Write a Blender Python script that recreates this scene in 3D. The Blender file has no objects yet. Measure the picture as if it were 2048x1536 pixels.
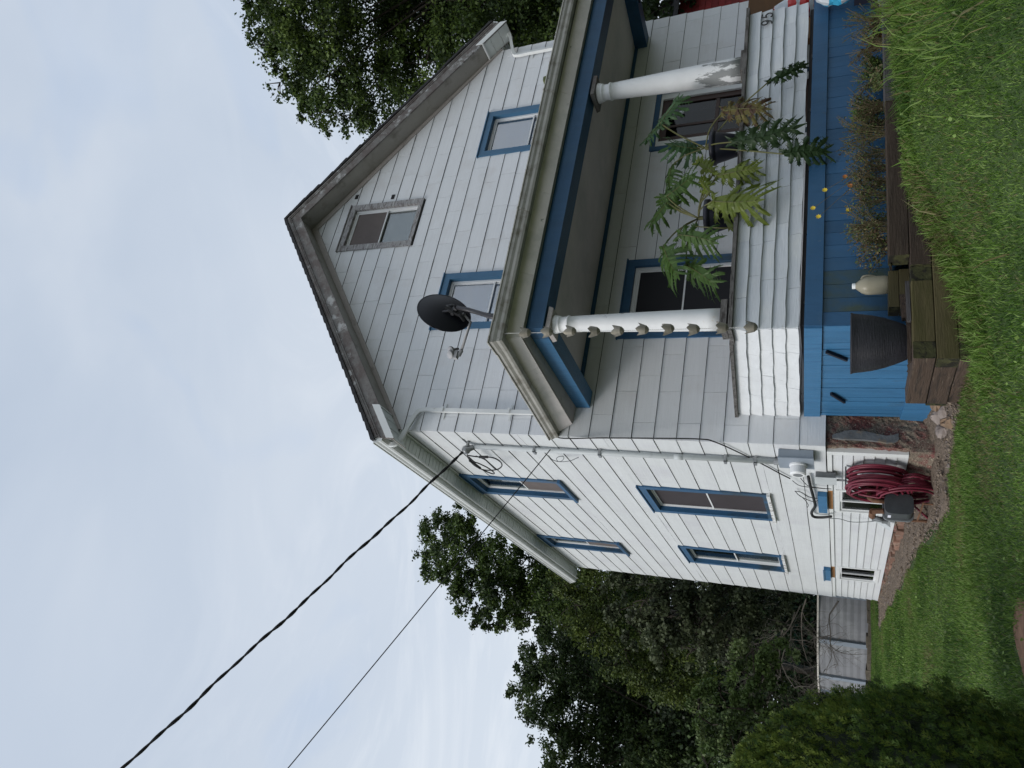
import bpy, math, random
import numpy as np
from mathutils import Vector, Matrix
random.seed(7); RS = np.random.RandomState(11)
SC = bpy.context.scene; COL = SC.collection; R = math.radians
# ------------------------------------------------------------------ camera, world, sun, exposure
cd = bpy.data.cameras.new('camera'); cam = bpy.data.objects.new('camera', cd); COL.objects.link(cam); SC.camera = cam
cd.sensor_fit = 'HORIZONTAL'; cd.sensor_width = 36.0; cd.lens = 1457.7/2048*36; cd.clip_start = .05; cd.clip_end = 3000
CX = (0.1866327, 0.3690261, -0.9104878); CY = (0.8985946, -0.4387337, 0.0063735); CZ = (-0.3971096, -0.8193488, -0.4134869)
CP = (-3.062948, -7.742237, -0.158444)
cam.matrix_world = Matrix(((CX[0], CY[0], CZ[0], CP[0]), (CX[1], CY[1], CZ[1], CP[1]), (CX[2], CY[2], CZ[2], CP[2]), (0, 0, 0, 1)))
SUN_DIR = Vector((-.80, -.21, .58)).normalized()
elev = math.asin(SUN_DIR.z); azim = math.atan2(SUN_DIR.x, SUN_DIR.y)
world = bpy.data.worlds.new('World'); SC.world = world; world.use_nodes = True
wn = world.node_tree.nodes; wl = world.node_tree.links; wn.clear()
def wnode(t, **k):
    n = wn.new(t)
    for a, b in k.items(): setattr(n, a, b)
    return n
sky = wnode('ShaderNodeTexSky', sky_type='NISHITA', sun_disc=False); sky.sun_elevation = elev; sky.sun_rotation = azim
STR = .1; SKYK = 1.0
tc = wnode('ShaderNodeTexCoord'); mp = wnode('ShaderNodeMapping'); mp.inputs['Scale'].default_value = (1, 1, 2.2); mp.inputs['Location'].default_value = (3.1, 1.7, .6)
wl.new(tc.outputs['Generated'], mp.inputs['Vector'])
n3 = wnode('ShaderNodeTexNoise'); n3.inputs['Scale'].default_value = 2.6; n3.inputs['Detail'].default_value = 7; n3.inputs['Roughness'].default_value = .62; n3.inputs['Distortion'].default_value = 2.2
mp3 = wnode('ShaderNodeMapping'); mp3.inputs['Scale'].default_value = (1, 1, 3.2); mp3.inputs['Location'].default_value = (.4, 2.2, 1.1); wl.new(tc.outputs['Generated'], mp3.inputs['Vector']); wl.new(mp3.outputs[0], n3.inputs['Vector'])
n1 = wnode('ShaderNodeTexNoise'); n1.inputs['Scale'].default_value = 1.9; n1.inputs['Detail'].default_value = 5; n1.inputs['Roughness'].default_value = .5; n1.inputs['Distortion'].default_value = .5
n2 = wnode('ShaderNodeTexNoise'); n2.inputs['Scale'].default_value = 3.2; n2.inputs['Detail'].default_value = 3; n2.inputs['Distortion'].default_value = .8
wl.new(mp.outputs[0], n1.inputs['Vector']); wl.new(mp.outputs[0], n2.inputs['Vector'])
def ramp(stops):
    r = wnode('ShaderNodeValToRGB'); e = r.color_ramp.elements
    while len(e) < len(stops): e.new(.5)
    for i, (p_, c_) in enumerate(stops): e[i].position = p_; e[i].color = (*c_, 1)
    return r
cl = ramp([(.30, (.298, .344, .412)), (.5, (.328, .371, .434)), (.68, (.375, .411, .462))]); wl.new(n1.outputs['Fac'], cl.inputs[0])
cl2 = ramp([(.60, (0, 0, 0)), (.82, (1, 1, 1))]); wl.new(n2.outputs['Fac'], cl2.inputs[0])
# thinner, bluer breaks and white wisps low over the trees
sep = wnode('ShaderNodeSeparateXYZ'); wl.new(tc.outputs['Generated'], sep.inputs[0])
lowm = wnode('ShaderNodeMapRange'); lowm.inputs['From Min'].default_value = .78; lowm.inputs['From Max'].default_value = .30; wl.new(sep.outputs['Z'], lowm.inputs['Value'])
wisp = wnode('ShaderNodeMix', data_type='RGBA'); wl.new(cl.outputs[0], wisp.inputs['A']); wisp.inputs['B'].default_value = (.43, .465, .505, 1)
mm = wnode('ShaderNodeMath', operation='MULTIPLY'); mm.inputs[1].default_value = .75; wl.new(lowm.outputs[0], mm.inputs[0]); wl.new(mm.outputs[0], wisp.inputs['Factor'])
cl3 = ramp([(.50, (0, 0, 0)), (.70, (1, 1, 1))]); wl.new(n3.outputs['Fac'], cl3.inputs[0]); m3 = wnode('ShaderNodeMath', operation='MULTIPLY'); wl.new(cl3.outputs[0], m3.inputs[0]); wl.new(lowm.outputs[0], m3.inputs[1])
streak = wnode('ShaderNodeMix', data_type='RGBA'); streak.inputs['B'].default_value = (.49, .515, .545, 1); m3b = wnode('ShaderNodeMath', operation='MULTIPLY'); m3b.inputs[1].default_value = .7; wl.new(m3.outputs[0], m3b.inputs[0]); wl.new(m3b.outputs[0], streak.inputs['Factor'])
blue = wnode('ShaderNodeMix', data_type='RGBA'); blue.inputs['B'].default_value = (.20, .29, .45, 1); wl.new(wisp.outputs['Result'], blue.inputs['A']); wl.new(blue.outputs['Result'], streak.inputs['A'])
mb_ = wnode('ShaderNodeMath', operation='MULTIPLY'); mb_.inputs[1].default_value = .35; wl.new(cl2.outputs[0], mb_.inputs[0]); wl.new(mb_.outputs[0], blue.inputs['Factor'])
sc_ = wnode('ShaderNodeMix', data_type='RGBA', blend_type='MULTIPLY'); sc_.inputs['Factor'].default_value = 1; sc_.inputs['B'].default_value = (SKYK/STR,)*3+(1,)
wl.new(streak.outputs['Result'], sc_.inputs['A'])
fin = wnode('ShaderNodeMix', data_type='RGBA'); fin.inputs['Factor'].default_value = .93; wl.new(sky.outputs[0], fin.inputs['A']); wl.new(sc_.outputs['Result'], fin.inputs['B'])
bg = wnode('ShaderNodeBackground'); bg.inputs['Strength'].default_value = STR; wl.new(fin.outputs['Result'], bg.inputs['Color'])
wo = wnode('ShaderNodeOutputWorld'); wl.new(bg.outputs[0], wo.inputs['Surface'])
sd = bpy.data.lights.new('sun', 'SUN'); sd.energy = 1.15; sd.angle = R(24); sd.color = (1, .96, .91)
sun = bpy.data.objects.new('sun', sd); COL.objects.link(sun); sun.rotation_euler = (-SUN_DIR).to_track_quat('-Z', 'Y').to_euler()
sun.location = (-8, -4, 12)
SC.view_settings.view_transform = 'Standard'; SC.view_settings.look = 'None'; SC.view_settings.gamma = 1
SC.view_settings.exposure = .84; SC.view_settings.use_curve_mapping = False
SC.render.engine = 'CYCLES'

# ------------------------------------------------------------------ materials
def M(name, col, rough=.7, var=.12, vs=3.0, grime=(), bump=0.0, bs=40.0, rnd=0.0, st=(1, 1, 1), metal=0.0, spec=.35, trans=0.0, sub=0.0):
    m = bpy.data.materials.new(name); m.use_nodes = True; nt = m.node_tree; N = nt.nodes; L = nt.links
    b = N['Principled BSDF']; b.inputs['Roughness'].default_value = rough; b.inputs['Metallic'].default_value = metal
    b.inputs['Specular IOR Level'].default_value = spec
    t = N.new('ShaderNodeTexCoord'); oi = N.new('ShaderNodeObjectInfo'); va = N.new('ShaderNodeVectorMath'); va.operation = 'SCALE'
    comb = N.new('ShaderNodeCombineXYZ'); mu = N.new('ShaderNodeMath'); mu.operation = 'MULTIPLY'; mu.inputs[1].default_value = 37
    L.new(oi.outputs['Random'], mu.inputs[0]); L.new(mu.outputs[0], comb.inputs[0]); L.new(mu.outputs[0], comb.inputs[1])
    ad = N.new('ShaderNodeVectorMath'); ad.operation = 'ADD'; L.new(t.outputs['Object'], ad.inputs[0]); L.new(comb.outputs[0], ad.inputs[1])
    N.remove(va)
    def nz(scale, st_, det=5, rg=.6):
        mp = N.new('ShaderNodeMapping'); mp.inputs['Scale'].default_value = st_; L.new(ad.outputs[0], mp.inputs['Vector'])
        n = N.new('ShaderNodeTexNoise'); n.inputs['Scale'].default_value = scale; n.inputs['Detail'].default_value = det; n.inputs['Roughness'].default_value = rg
        L.new(mp.outputs[0], n.inputs['Vector']); return n
    n = nz(vs, st)
    mr = N.new('ShaderNodeMapRange'); mr.inputs['From Min'].default_value = .3; mr.inputs['From Max'].default_value = .7; mr.inputs['To Min'].default_value = 1-var; mr.inputs['To Max'].default_value = 1+var
    L.new(n.outputs['Fac'], mr.inputs['Value'])
    hs = N.new('ShaderNodeHueSaturation'); hs.inputs['Color'].default_value = (*col, 1); L.new(mr.outputs[0], hs.inputs['Value'])
    cur = hs.outputs[0]
    if rnd:
        r2 = N.new('ShaderNodeMapRange'); r2.inputs['To Min'].default_value = 1-rnd; r2.inputs['To Max'].default_value = 1+rnd; L.new(oi.outputs['Random'], r2.inputs['Value'])
        h2 = N.new('ShaderNodeHueSaturation'); L.new(cur, h2.inputs['Color']); L.new(r2.outputs[0], h2.inputs['Value']); cur = h2.outputs[0]
    for g in grime:
        gc, gs, lo, hi = g[:4]; gst = g[4] if len(g) > 4 else (1, 1, 1); amt = g[5] if len(g) > 5 else 1
        gn = nz(gs, gst, 7, .65); gr = N.new('ShaderNodeMapRange'); gr.inputs['From Min'].default_value = lo; gr.inputs['From Max'].default_value = hi; gr.inputs['To Max'].default_value = amt
        if len(g) > 6:
            sz = N.new('ShaderNodeSeparateXYZ'); L.new(t.outputs['Object'], sz.inputs[0]); zg = N.new('ShaderNodeMapRange'); zg.inputs['From Min'].default_value = g[6][1]; zg.inputs['From Max'].default_value = g[6][0]; zg.inputs['To Max'].default_value = g[6][2]
            L.new(sz.outputs[2], zg.inputs['Value']); za = N.new('ShaderNodeMath'); za.operation = 'ADD'; L.new(gn.outputs['Fac'], za.inputs[0]); L.new(zg.outputs[0], za.inputs[1]); L.new(za.outputs[0], gr.inputs['Value'])
        else: L.new(gn.outputs['Fac'], gr.inputs['Value'])
        mx = N.new('ShaderNodeMix'); mx.data_type = 'RGBA'; L.new(gr.outputs[0], mx.inputs['Factor']); L.new(cur, mx.inputs['A']); mx.inputs['B'].default_value = (*gc, 1); cur = mx.outputs['Result']
    L.new(cur, b.inputs['Base Color'])
    if bump:
        bn = nz(bs, st, 4); bp = N.new('ShaderNodeBump'); bp.inputs['Strength'].default_value = bump; bp.inputs['Distance'].default_value = .01
        L.new(bn.outputs['Fac'], bp.inputs['Height']); L.new(bp.outputs[0], b.inputs['Normal'])
    if sub:
        tr = N.new('ShaderNodeBsdfTranslucent'); L.new(cur, tr.inputs['Color']); ms = N.new('ShaderNodeMixShader'); ms.inputs[0].default_value = sub
        out = N['Material Output']; L.new(b.outputs[0], ms.inputs[1]); L.new(tr.outputs[0], ms.inputs[2]); L.new(ms.outputs[0], out.inputs['Surface'])
    return m
def glass(name, tint, refl=.12, rough=.03):
    m = bpy.data.materials.new(name); m.use_nodes = True; N = m.node_tree.nodes; L = m.node_tree.links; N.clear()
    o = N.new('ShaderNodeOutputMaterial'); mx = N.new('ShaderNodeMixShader'); t = N.new('ShaderNodeBsdfTransparent'); g = N.new('ShaderNodeBsdfGlossy')
    t.inputs['Color'].default_value = (*tint, 1); g.inputs['Roughness'].default_value = rough
    lw = N.new('ShaderNodeLayerWeight'); lw.inputs['Blend'].default_value = .35 if refl > .04 else .22
    ad = N.new('ShaderNodeMath'); ad.operation = 'MULTIPLY_ADD'; ad.inputs[1].default_value = .6; ad.inputs[2].default_value = refl; L.new(lw.outputs['Fresnel'], ad.inputs[0])
    L.new(ad.outputs[0], mx.inputs[0]); L.new(t.outputs[0], mx.inputs[1]); L.new(g.outputs[0], mx.inputs[2]); L.new(mx.outputs[0], o.inputs['Surface'])
    return m
GR = (.36, .35, .33)
m_sh = M('shingle_white_paint', (.705, .722, .745), .6, .03, 2.5, rnd=.016, bump=.35, bs=9, st=(.6, 14, 14), grime=[((.60, .585, .58), 1.6, .52, .66, (1, 1, 1), .40), ((.5, .54, .52), 6, .62, .75, (3, 3, .6), .35)])
m_side = M('siding_side_paint', (.635, .655, .665), .6, .04, 2, rnd=.035, bump=.4, bs=9, st=(14, .5, 12), grime=[((.52, .52, .56), 1.1, .50, .66, (1, 1, 1), .45), ((.42, .45, .42), 6, .58, .75, (1, 3, .5), .4)])
m_butt = M('shingle_butt_edge', (.12, .12, .12), .9, .2, 20)  # dirty edges, darkened further to paint the shadow line under each course
m_back = M('tar_paper', (.028, .028, .03), .95)

m_white = M('trim_white', (.72, .74, .74), .45, .04, 4, grime=[((.45, .46, .42), 7, .60, .74, (1, 1, 1), .4)])
m_vinyl = M('vinyl_white', (.74, .75, .76), .35, .03, 4)
m_clap = M('clapboard_white_shaded', (.50, .53, .56), .55, .05, 4, rnd=.05, bump=.5, bs=14, st=(.7, 6, 6), grime=[((.42, .42, .40), 9, .63, .72, (1, 1, 2.5), .55), ((.66, .66, .62), 2, .5, .7, (1, 1, 1), .4)])  # front parapet boards: the face's shade is put into a darker white
m_clap2 = M('clapboard_cracked_lit', (.68, .70, .72), .55, .05, 4, rnd=.04, bump=.7, bs=12, st=(6, .9, 1), grime=[((.40, .40, .40), 12, .62, .70, (1, 3, .7), .6)])  # side parapet boards: same white, lightened in colour for the sunlit face
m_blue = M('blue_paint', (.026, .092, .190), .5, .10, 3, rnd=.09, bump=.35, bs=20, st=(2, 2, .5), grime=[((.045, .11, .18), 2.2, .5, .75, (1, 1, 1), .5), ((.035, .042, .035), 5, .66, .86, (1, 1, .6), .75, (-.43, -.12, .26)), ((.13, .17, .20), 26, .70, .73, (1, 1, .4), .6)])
m_blueg = M('blue_paint_mossy', (.021, .070, .135), .55, .1, 3, rnd=.05, bump=.3, bs=20, grime=[((.05, .07, .045), 3, .42, .62, (1, 1, .5), .85)])
m_blueb = M('blue_paint_side_sunlit', (.040, .148, .29), .45, .1, 5, rnd=.09, bump=.7, bs=16, st=(3, 3, .5), grime=[((.028, .09, .20), 9, .56, .68, (2, 4, .3), .6), ((.05, .06, .05), 6, .68, .88, (1, 1, .5), .6, (-.43, -.15, .24)), ((.16, .22, .26), 28, .69, .72, (1, 1, .4), .6)])  # same blue as the front skirt, side sunlight painted in as lighter colour
m_trimb = M('blue_trim', (.042, .125, .225), .4, .08, 4, grime=[((.07, .17, .27), 3, .5, .8, (1, 1, 1), .5)])
m_wgrey = M('weathered_trim', (.33, .325, .33), .85, .18, 9, bump=.8, bs=25, st=(1, 1, 6), grime=[((.14, .12, .12), 11, .50, .60, (1, 1, 3), .8), ((.52, .53, .53), 8, .56, .64, (1, 1, 3), .7)])
m_rake = M('rake_weathered', (.18, .172, .166), .85, .15, 7, bump=.8, bs=18, grime=[((.12, .10, .095), 6, .44, .58, (1, 1, 1), .85), ((.46, .47, .47), 5, .58, .66, (1, 1, 1), .8)])
m_soff = M('soffit_stained', (.30, .29, .27), .7, .1, 2.5, bump=.2, bs=30, grime=[((.15, .14, .12), 3.5, .54, .68, (1, 1, 1), .8), ((.27, .26, .23), 1.3, .42, .65, (1, 1, 1), .6)])
m_frz = M('frieze_board', (.42, .385, .37), .6, .08, 3, grime=[((.22, .20, .18), 5, .56, .70, (1, 1, 1), .7)])
m_esof = M('vinyl_soffit', (.60, .64, .63), .5, .05, 3, rnd=.03, grime=[((.40, .42, .38), 3, .50, .7, (1, 1, 1), .5)])
m_roof = M('roof_shingle', (.035, .035, .038), .95, .3, 30, bump=.6, bs=90)
m_gut = M('gutter_old', (.38, .37, .34), .5, .12, 4, bump=.15, bs=30, grime=[((.15, .13, .10), 5, .50, .66, (1, 1, 1), .75), ((.07, .06, .05), 14, .66, .72, (1, 1, 1), .8)])
m_gutw = M('gutter_white', (.68, .70, .70), .45, .06, 4, grime=[((.36, .36, .34), 8, .6, .72, (1, 1, 1), .5)])
m_gutin = M('gutter_inside', (.05, .045, .04), .9)
m_pfas = M('porch_frieze_panel', (.86, .80, .79), .55, .08, 2, rnd=.08, grime=[((.56, .55, .52), 2.2, .48, .66, (1, 1, 1), .6), ((.13, .13, .10), 12, .66, .72, (1, 1, 1), .8)])
m_ceil = M('porch_ceiling', (.66, .61, .61), .8, .06, 2, grime=[((.45, .45, .45), 1.5, .45, .7, (1, 1, 1), .6)])
m_col = M('column_paint', (.72, .73, .74), .5, .05, 5, bump=.2, bs=20, grime=[((.20, .21, .22), 11, .645, .665, (1, 1, .6), .95), ((.55, .40, .22), 6, .72, .86, (1, 1, 1), .8, (-.95, -.62, .42))])
m_colp = M('column_paint_peeled', (.72, .73, .74), .5, .05, 5, bump=.3, bs=20, grime=[((.22, .23, .23), 4.2, .655, .675, (1, 1, .30), .95, (-.9, .35, .135)), ((.56, .51, .38), 5, .78, .80, (1, 1, 1), .9, (-.95, -.55, .30))])
m_rust = M('column_foot_stain', (.70, .60, .42), .6, .15, 8, grime=[((.45, .28, .12), 12, .55, .65, (1, 1, 1), .8)])
m_old = M('old_grey_wood', (.13, .125, .12), .9, .3, 10, bump=.9, bs=30, st=(1, 6, 6), grime=[((.035, .03, .028), 9, .50, .60, (.6, 3, 3), .85), ((.30, .30, .30), 14, .62, .68, (.6, 2, 2), .7)])
m_timb = M('timber_brown', (.034, .023, .016), .85, .3, 5, rnd=.2, bump=.7, bs=22, st=(.5, 5, 5), grime=[((.062, .046, .033), 10, .5, .62, (.4, 4, 4), .6)])
m_timg = M('timber_green', (.075, .062, .026), .85, .25, 4, rnd=.12, bump=.6, bs=22, st=(.5, 5, 5), grime=[((.055, .05, .015), 4, .48, .65, (.5, 2, 2), .8)])
m_timy = M('timber_side', (.075, .050, .036), .85, .25, 5, rnd=.1, bump=.8, bs=22, st=(5, .5, 5), grime=[((.03, .022, .018), 9, .5, .6, (4, .4, 4), .8), ((.15, .115, .085), 11, .58, .66, (4, .4, 4), .7)])
m_timgr = M('timber_grey', (.062, .058, .060), .85, .2, 5, bump=.5, bs=22, st=(.5, 5, 5), grime=[((.05, .045, .045), 5, .5, .65, (.5, 2, 2), .7)])
m_end = M('timber_end_moss', (.045, .045, .018), .95, .4, 14, bump=.9, bs=30, grime=[((.012, .010, .008), 12, .48, .56, (1, 1, 1), .9)])
m_soil = M('soil', (.035, .024, .016), .98, .4, 14, bump=1, bs=50, grime=[((.10, .07, .045), 18, .58, .68, (1, 1, 1), .7)])
m_stucco = M('pebble_dash', (.21, .17, .13), .95, .35, 55, bump=1.0, bs=110, grime=[((.17, .040, .042), 6, .46, .58, (1, 1, 1), .8), ((.045, .035, .03), 60, .52, .60, (1, 1, 1), .8), ((.46, .40, .31), 75, .57, .62, (1, 1, 1), .8)])
m_cem = M('cement_patch', (.135, .14, .145), .95, .25, 9, bump=.9, bs=30, grime=[((.20, .16, .12), 14, .56, .62, (1, 1, 1), .8)])
m_brick = M('old_brick', (.22, .125, .09), .9, .25, 10, rnd=.3, bump=.7, bs=50, grime=[((.32, .26, .21), 9, .52, .64, (1, 1, 1), .7)])
m_grav = M('gravel_bank', (.15, .115, .088), .95, .4, 45, bump=1, bs=90, grime=[((.05, .04, .03), 40, .5, .6, (1, 1, 1), .8), ((.30, .25, .20), 60, .58, .64, (1, 1, 1), .7)])
m_peb = M('pebbles', (.21, .165, .125), .9, .4, 14, bump=.3)
m_stone = M('field_stone', (.24, .20, .18), .9, .25, 7, rnd=.35, bump=.6, bs=30, grime=[((.10, .08, .07), 8, .55, .66, (1, 1, 1), .6)])
m_stonec = M('stone_tan', (.22, .15, .10), .9, .25, 7, rnd=.25, bump=.6, bs=30)
m_potb = M('pot_black', (.022, .022, .028), .5, .15, 3, bump=.55, bs=60, st=(.2, .2, 3))
m_potn = M('pot_navy', (.012, .013, .022), .45, .15, 3)
m_jug = M('jug_plastic', (.40, .37, .28), .3, .08, 6, sub=.35); m_cap = M('jug_cap', (.75, .77, .78), .4)
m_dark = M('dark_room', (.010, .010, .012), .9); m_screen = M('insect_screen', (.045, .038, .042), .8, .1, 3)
m_blind = M('blind_sky_reflection', (.34, .64, .95), .7, .06, 3, bump=.3, bs=30, st=(.1, 1, 8)); m_blindg = M('curtain_grey', (.20, .22, .23), .8, .15, 4, st=(5, 5, .3)); m_cur = M('curtain_brown', (.12, .098, .092), .85, .15, 5, st=(1, 1, 8))  # front blinds carry the sky's reflection in their blue colour
m_paper = M('paper_white', (.75, .76, .85), .7, .02)
m_glass = glass('window_glass', (.8, .84, .84), .07); m_glassr = glass('window_glass_sky', (.9, .95, 1), .30); m_scrb = M('insect_screen_brown', (.13, .11, .105), .8, .1, 3); m_scrd = M('insect_screen_black', (.010, .010, .014), .6, .1, 3)
m_glassd = glass('window_glass_dark', (.30, .32, .33), .03)
m_door = M('door_brown', (.050, .026, .020), .5, .2, 5, st=(4, 4, .4))
m_dish = M('dish_dark', (.012, .013, .020), .45, .1, 3); m_dishm = M('dish_bracket', (.05, .05, .055), .4, .2, 8, metal=.3); m_dishg = M('dish_grey', (.33, .33, .34), .5, .1, 8)
m_cable = M('cable_black', (.015, .015, .016), .55); m_cableg = M('cable_grey', (.10, .11, .12), .6)
m_cond = M('conduit_painted', (.50, .53, .54), .5, .06, 4, grime=[((.34, .36, .37), 6, .58, .7, (1, 1, 1), .6)])
m_metal = M('galvanised', (.30, .31, .32), .4, .2, 12, metal=.6); m_box = M('meter_box_grey', (.24, .28, .33), .45, .06, 4)
m_gas = M('gas_meter_grey', (.055, .06, .065), .5, .2, 8, bump=.2); m_gasl = M('regulator_grey', (.17, .18, .19), .5, .2, 10); m_rustp = M('rusty_pipe', (.14, .07, .04), .8, .35, 14, bump=.4)
m_hose = M('hose_maroon', (.15, .018, .036), .42, .15, 4); m_orange = M('bare_lumber', (.36, .17, .06), .7, .2, 6, st=(3, .4, 3))
m_pewter = M('rain_chain_bronze', (.26, .24, .20), .5, .2, 14, metal=.45); m_chain = M('chain_links', (.50, .50, .48), .4, metal=.5)
m_num = M('house_number_metal', (.045, .045, .045), .4, metal=.4)
m_red = M('red_siding', (.20, .022, .022), .7, .25, 4, rnd=.15, bump=.4, st=(4, 4, .8), grime=[((.42, .25, .24), 14, .66, .72, (4, 4, .8), .6)])
m_ply = M('brown_plywood', (.11, .055, .022), .75, .15, 4, st=(1, 1, 4)); m_bagb = M('bag_blue', (.05, .36, .58), .35, .15, 5); m_bagr = M('bag_red', (.45, .02, .02), .4); m_bagw = M('bag_white', (.50, .54, .58), .45, .2, 5)
m_pool = M('pool_wall', (.20, .205, .22), .6, .08, 2, grime=[((.30, .31, .32), .6, .48, .56, (1, 1, 1), .5)]); m_poolr = M('pool_rail', (.58, .55, .50), .5, .1, 5)
m_conc = M('concrete_edge', (.10, .085, .065), .95, .35, 12, bump=.8)
# foliage: leaf hue varies leaf by leaf; arborvitae hollows get painted shade
def leafmats(tag, cols, sub=.25, rough=.55): return [M('leaf_%s_%d' % (tag, i), c, rough, .15, 2, sub=sub, spec=.3) for i, c in enumerate(cols)]
lf_maple = leafmats('maple', [(.042, .072, .018), (.066, .108, .022), (.10, .150, .028), (.022, .038, .014)])
lf_dark = leafmats('dark', [(.030, .052, .017), (.044, .072, .020), (.064, .096, .026), (.018, .030, .012)])
lf_mid = leafmats('mid', [(.060, .088, .018), (.085, .118, .024), (.112, .145, .028), (.032, .050, .014)])
lf_grey = leafmats('grey', [(.075, .094, .046), (.105, .125, .066), (.060, .075, .034), (.036, .044, .024)])
lf_low = leafmats('low', [(.062, .102, .026), (.095, .145, .038), (.135, .175, .070), (.038, .060, .018)])
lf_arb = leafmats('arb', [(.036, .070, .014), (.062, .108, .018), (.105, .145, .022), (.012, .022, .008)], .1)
lf_grass = leafmats('grass', [(.085, .165, .022), (.120, .220, .030), (.20, .30, .075), (.040, .092, .014), (.20, .18, .08)], .3)
lf_weed = leafmats('weed', [(.045, .075, .025), (.10, .12, .04), (.16, .13, .07), (.07, .035, .02)], .2)
m_bark = M('bark', (.045, .036, .028), .95, .3, 8, bump=.8, bs=20, st=(3, 3, .5)); m_twig = M('dead_twig', (.12, .105, .09), .9, .2, 8)
m_phA = M('philodendron_green', (.060, .125, .050), .45, .15, 4, sub=.25); m_phB = M('philodendron_fresh', (.060, .115, .026), .45, .15, 4, sub=.25)
m_phV = M('philodendron_yellow_green', (.115, .150, .024), .42, .2, 6, sub=.25, grime=[((.09, .13, .02), 8, .5, .62, (1, 1, 1), .6)]); m_phD = M('philodendron_dark', (.022, .045, .016), .45, .15, 4, sub=.15)
m_phY = M('philodendron_dying', (.115, .100, .028), .6, .25, 8, sub=.2, grime=[((.060, .028, .020), 14, .48, .56, (1, 1, 1), .9), ((.14, .15, .035), 6, .6, .7, (1, 1, 1), .6)])
m_pet = M('petiole', (.10, .10, .035), .5, .15, 6); m_fly = M('petal_yellow', (.75, .55, .05), .6); m_flo = M('petal_orange', (.40, .14, .03), .6)
m_lawn = M('lawn_soil', (.080, .082, .050), .95, .3, 2.0, bump=1, bs=60, grime=[((.085, .060, .035), 5, .58, .72, (1, 1, 1), .6), ((.03, .055, .014), 25, .5, .6, (1, 1, 1), .7)])  # ground outside the view, greyed to cut green bounce light on the house
m_lawng = M('lawn_thatch', (.050, .085, .022), .95, .3, 2.0, bump=1, bs=60, grime=[((.095, .075, .035), 3, .56, .70, (1, 1, 1), .7), ((.03, .055, .014), 25, .5, .6, (1, 1, 1), .7)])
m_dirt = M('bare_dirt', (.23, .13, .08), .95, .3, 14, bump=.8, bs=40)

# ------------------------------------------------------------------ object helpers
WL = {}
def place(o, loc, parent):
    COL.objects.link(o); loc = Vector(loc); WL[o.name] = loc
    if parent is not None: o.parent = parent; o.location = loc - WL[parent.name]
    else: o.location = loc
    return o
def tag(o, label=None, cat=None, group=None, kind=None):
    if label: o['label'] = label
    if cat: o['category'] = cat
    if group: o['group'] = group
    if kind: o['kind'] = kind
    return o
def thing(name, loc, label, cat, group=None):
    return tag(place(bpy.data.objects.new(name, None), loc, None), label, cat, group)
class MB:
    def __init__(s): s.v = []; s.f = []; s.m = []
    def add(s, vs, fs, mi=0):
        b = len(s.v); s.v += [tuple(x) for x in vs]; s.f += [tuple(b+i for i in f) for f in fs]; s.m += [mi]*len(fs); return s
    def hexa(s, p, mi=0, bottom=None):   # p: 4 lower corners then 4 upper corners
        fs = [(0, 3, 2, 1), (4, 5, 6, 7), (0, 1, 5, 4), (1, 2, 6, 5), (2, 3, 7, 6), (3, 0, 4, 7)]
        s.add(p, fs, mi)
        if bottom is not None: s.m[-6] = bottom
        return s
    def box(s, x0, x1, y0, y1, z0, z1, mi=0):
        return s.hexa([(x0, y0, z0), (x1, y0, z0), (x1, y1, z0), (x0, y1, z0), (x0, y0, z1), (x1, y0, z1), (x1, y1, z1), (x0, y1, z1)], mi)
    def tube(s, pts, r, n=8, mi=0, cap=True):
        pts = [Vector(p) for p in pts]; k = len(pts); rr = r if isinstance(r, (list, tuple)) else [r]*k
        b = len(s.v); up = None
        for i, p in enumerate(pts):
            t = (pts[min(i+1, k-1)]-pts[max(i-1, 0)]); t = t.normalized() if t.length > 1e-9 else Vector((0, 0, 1))
            if up is None: up = t.orthogonal().normalized()
            else:
                up = up - t*up.dot(t); up = up.normalized() if up.length > 1e-6 else t.orthogonal().normalized()
            w = t.cross(up)
            for j in range(n):
                a = 2*math.pi*j/n; s.v.append(tuple(p+(up*math.cos(a)+w*math.sin(a))*rr[i]))
        for i in range(k-1):
            for j in range(n):
                a = b+i*n+j; c = b+i*n+(j+1) % n; s.f.append((a, c, c+n, a+n)); s.m.append(mi)
        if cap: s.f.append(tuple(b+j for j in range(n))[::-1]); s.m.append(mi); s.f.append(tuple(b+(k-1)*n+j for j in range(n))); s.m.append(mi)
        return s
    def lathe(s, prof, c, n=24, mi=0, axis=None, mfun=None):
        ax = Vector(axis).normalized() if axis else Vector((0, 0, 1)); u = ax.orthogonal().normalized(); w = ax.cross(u); b = len(s.v); c = Vector(c)
        for r, h in prof:
            for j in range(n):
                a = 2*math.pi*j/n; s.v.append(tuple(c+ax*h+(u*math.cos(a)+w*math.sin(a))*r))
        for i in range(len(prof)-1):
            for j in range(n):
                s.f.append((b+i*n+j, b+i*n+(j+1) % n, b+(i+1)*n+(j+1) % n, b+(i+1)*n+j)); s.m.append(mfun(i) if mfun else mi)
        return s
    def build(s, name, mats, parent=None, smooth=False, origin=None, jit=0):
        v = np.array(s.v, float)
        if jit: v = v + RS.uniform(-jit, jit, v.shape)
        o3 = np.array(origin if origin is not None else (v.min(0)+v.max(0))/2)
        me = bpy.data.meshes.new(name); me.from_pydata((v-o3).tolist(), [], s.f)
        for m in (mats if isinstance(mats, (list, tuple)) else [mats]): me.materials.append(m)
        me.polygons.foreach_set('material_index', s.m)
        if smooth: me.polygons.foreach_set('use_smooth', [True]*len(s.f))
        me.update(); o = bpy.data.objects.new(name, me)
        return place(o, o3, parent)
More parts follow.
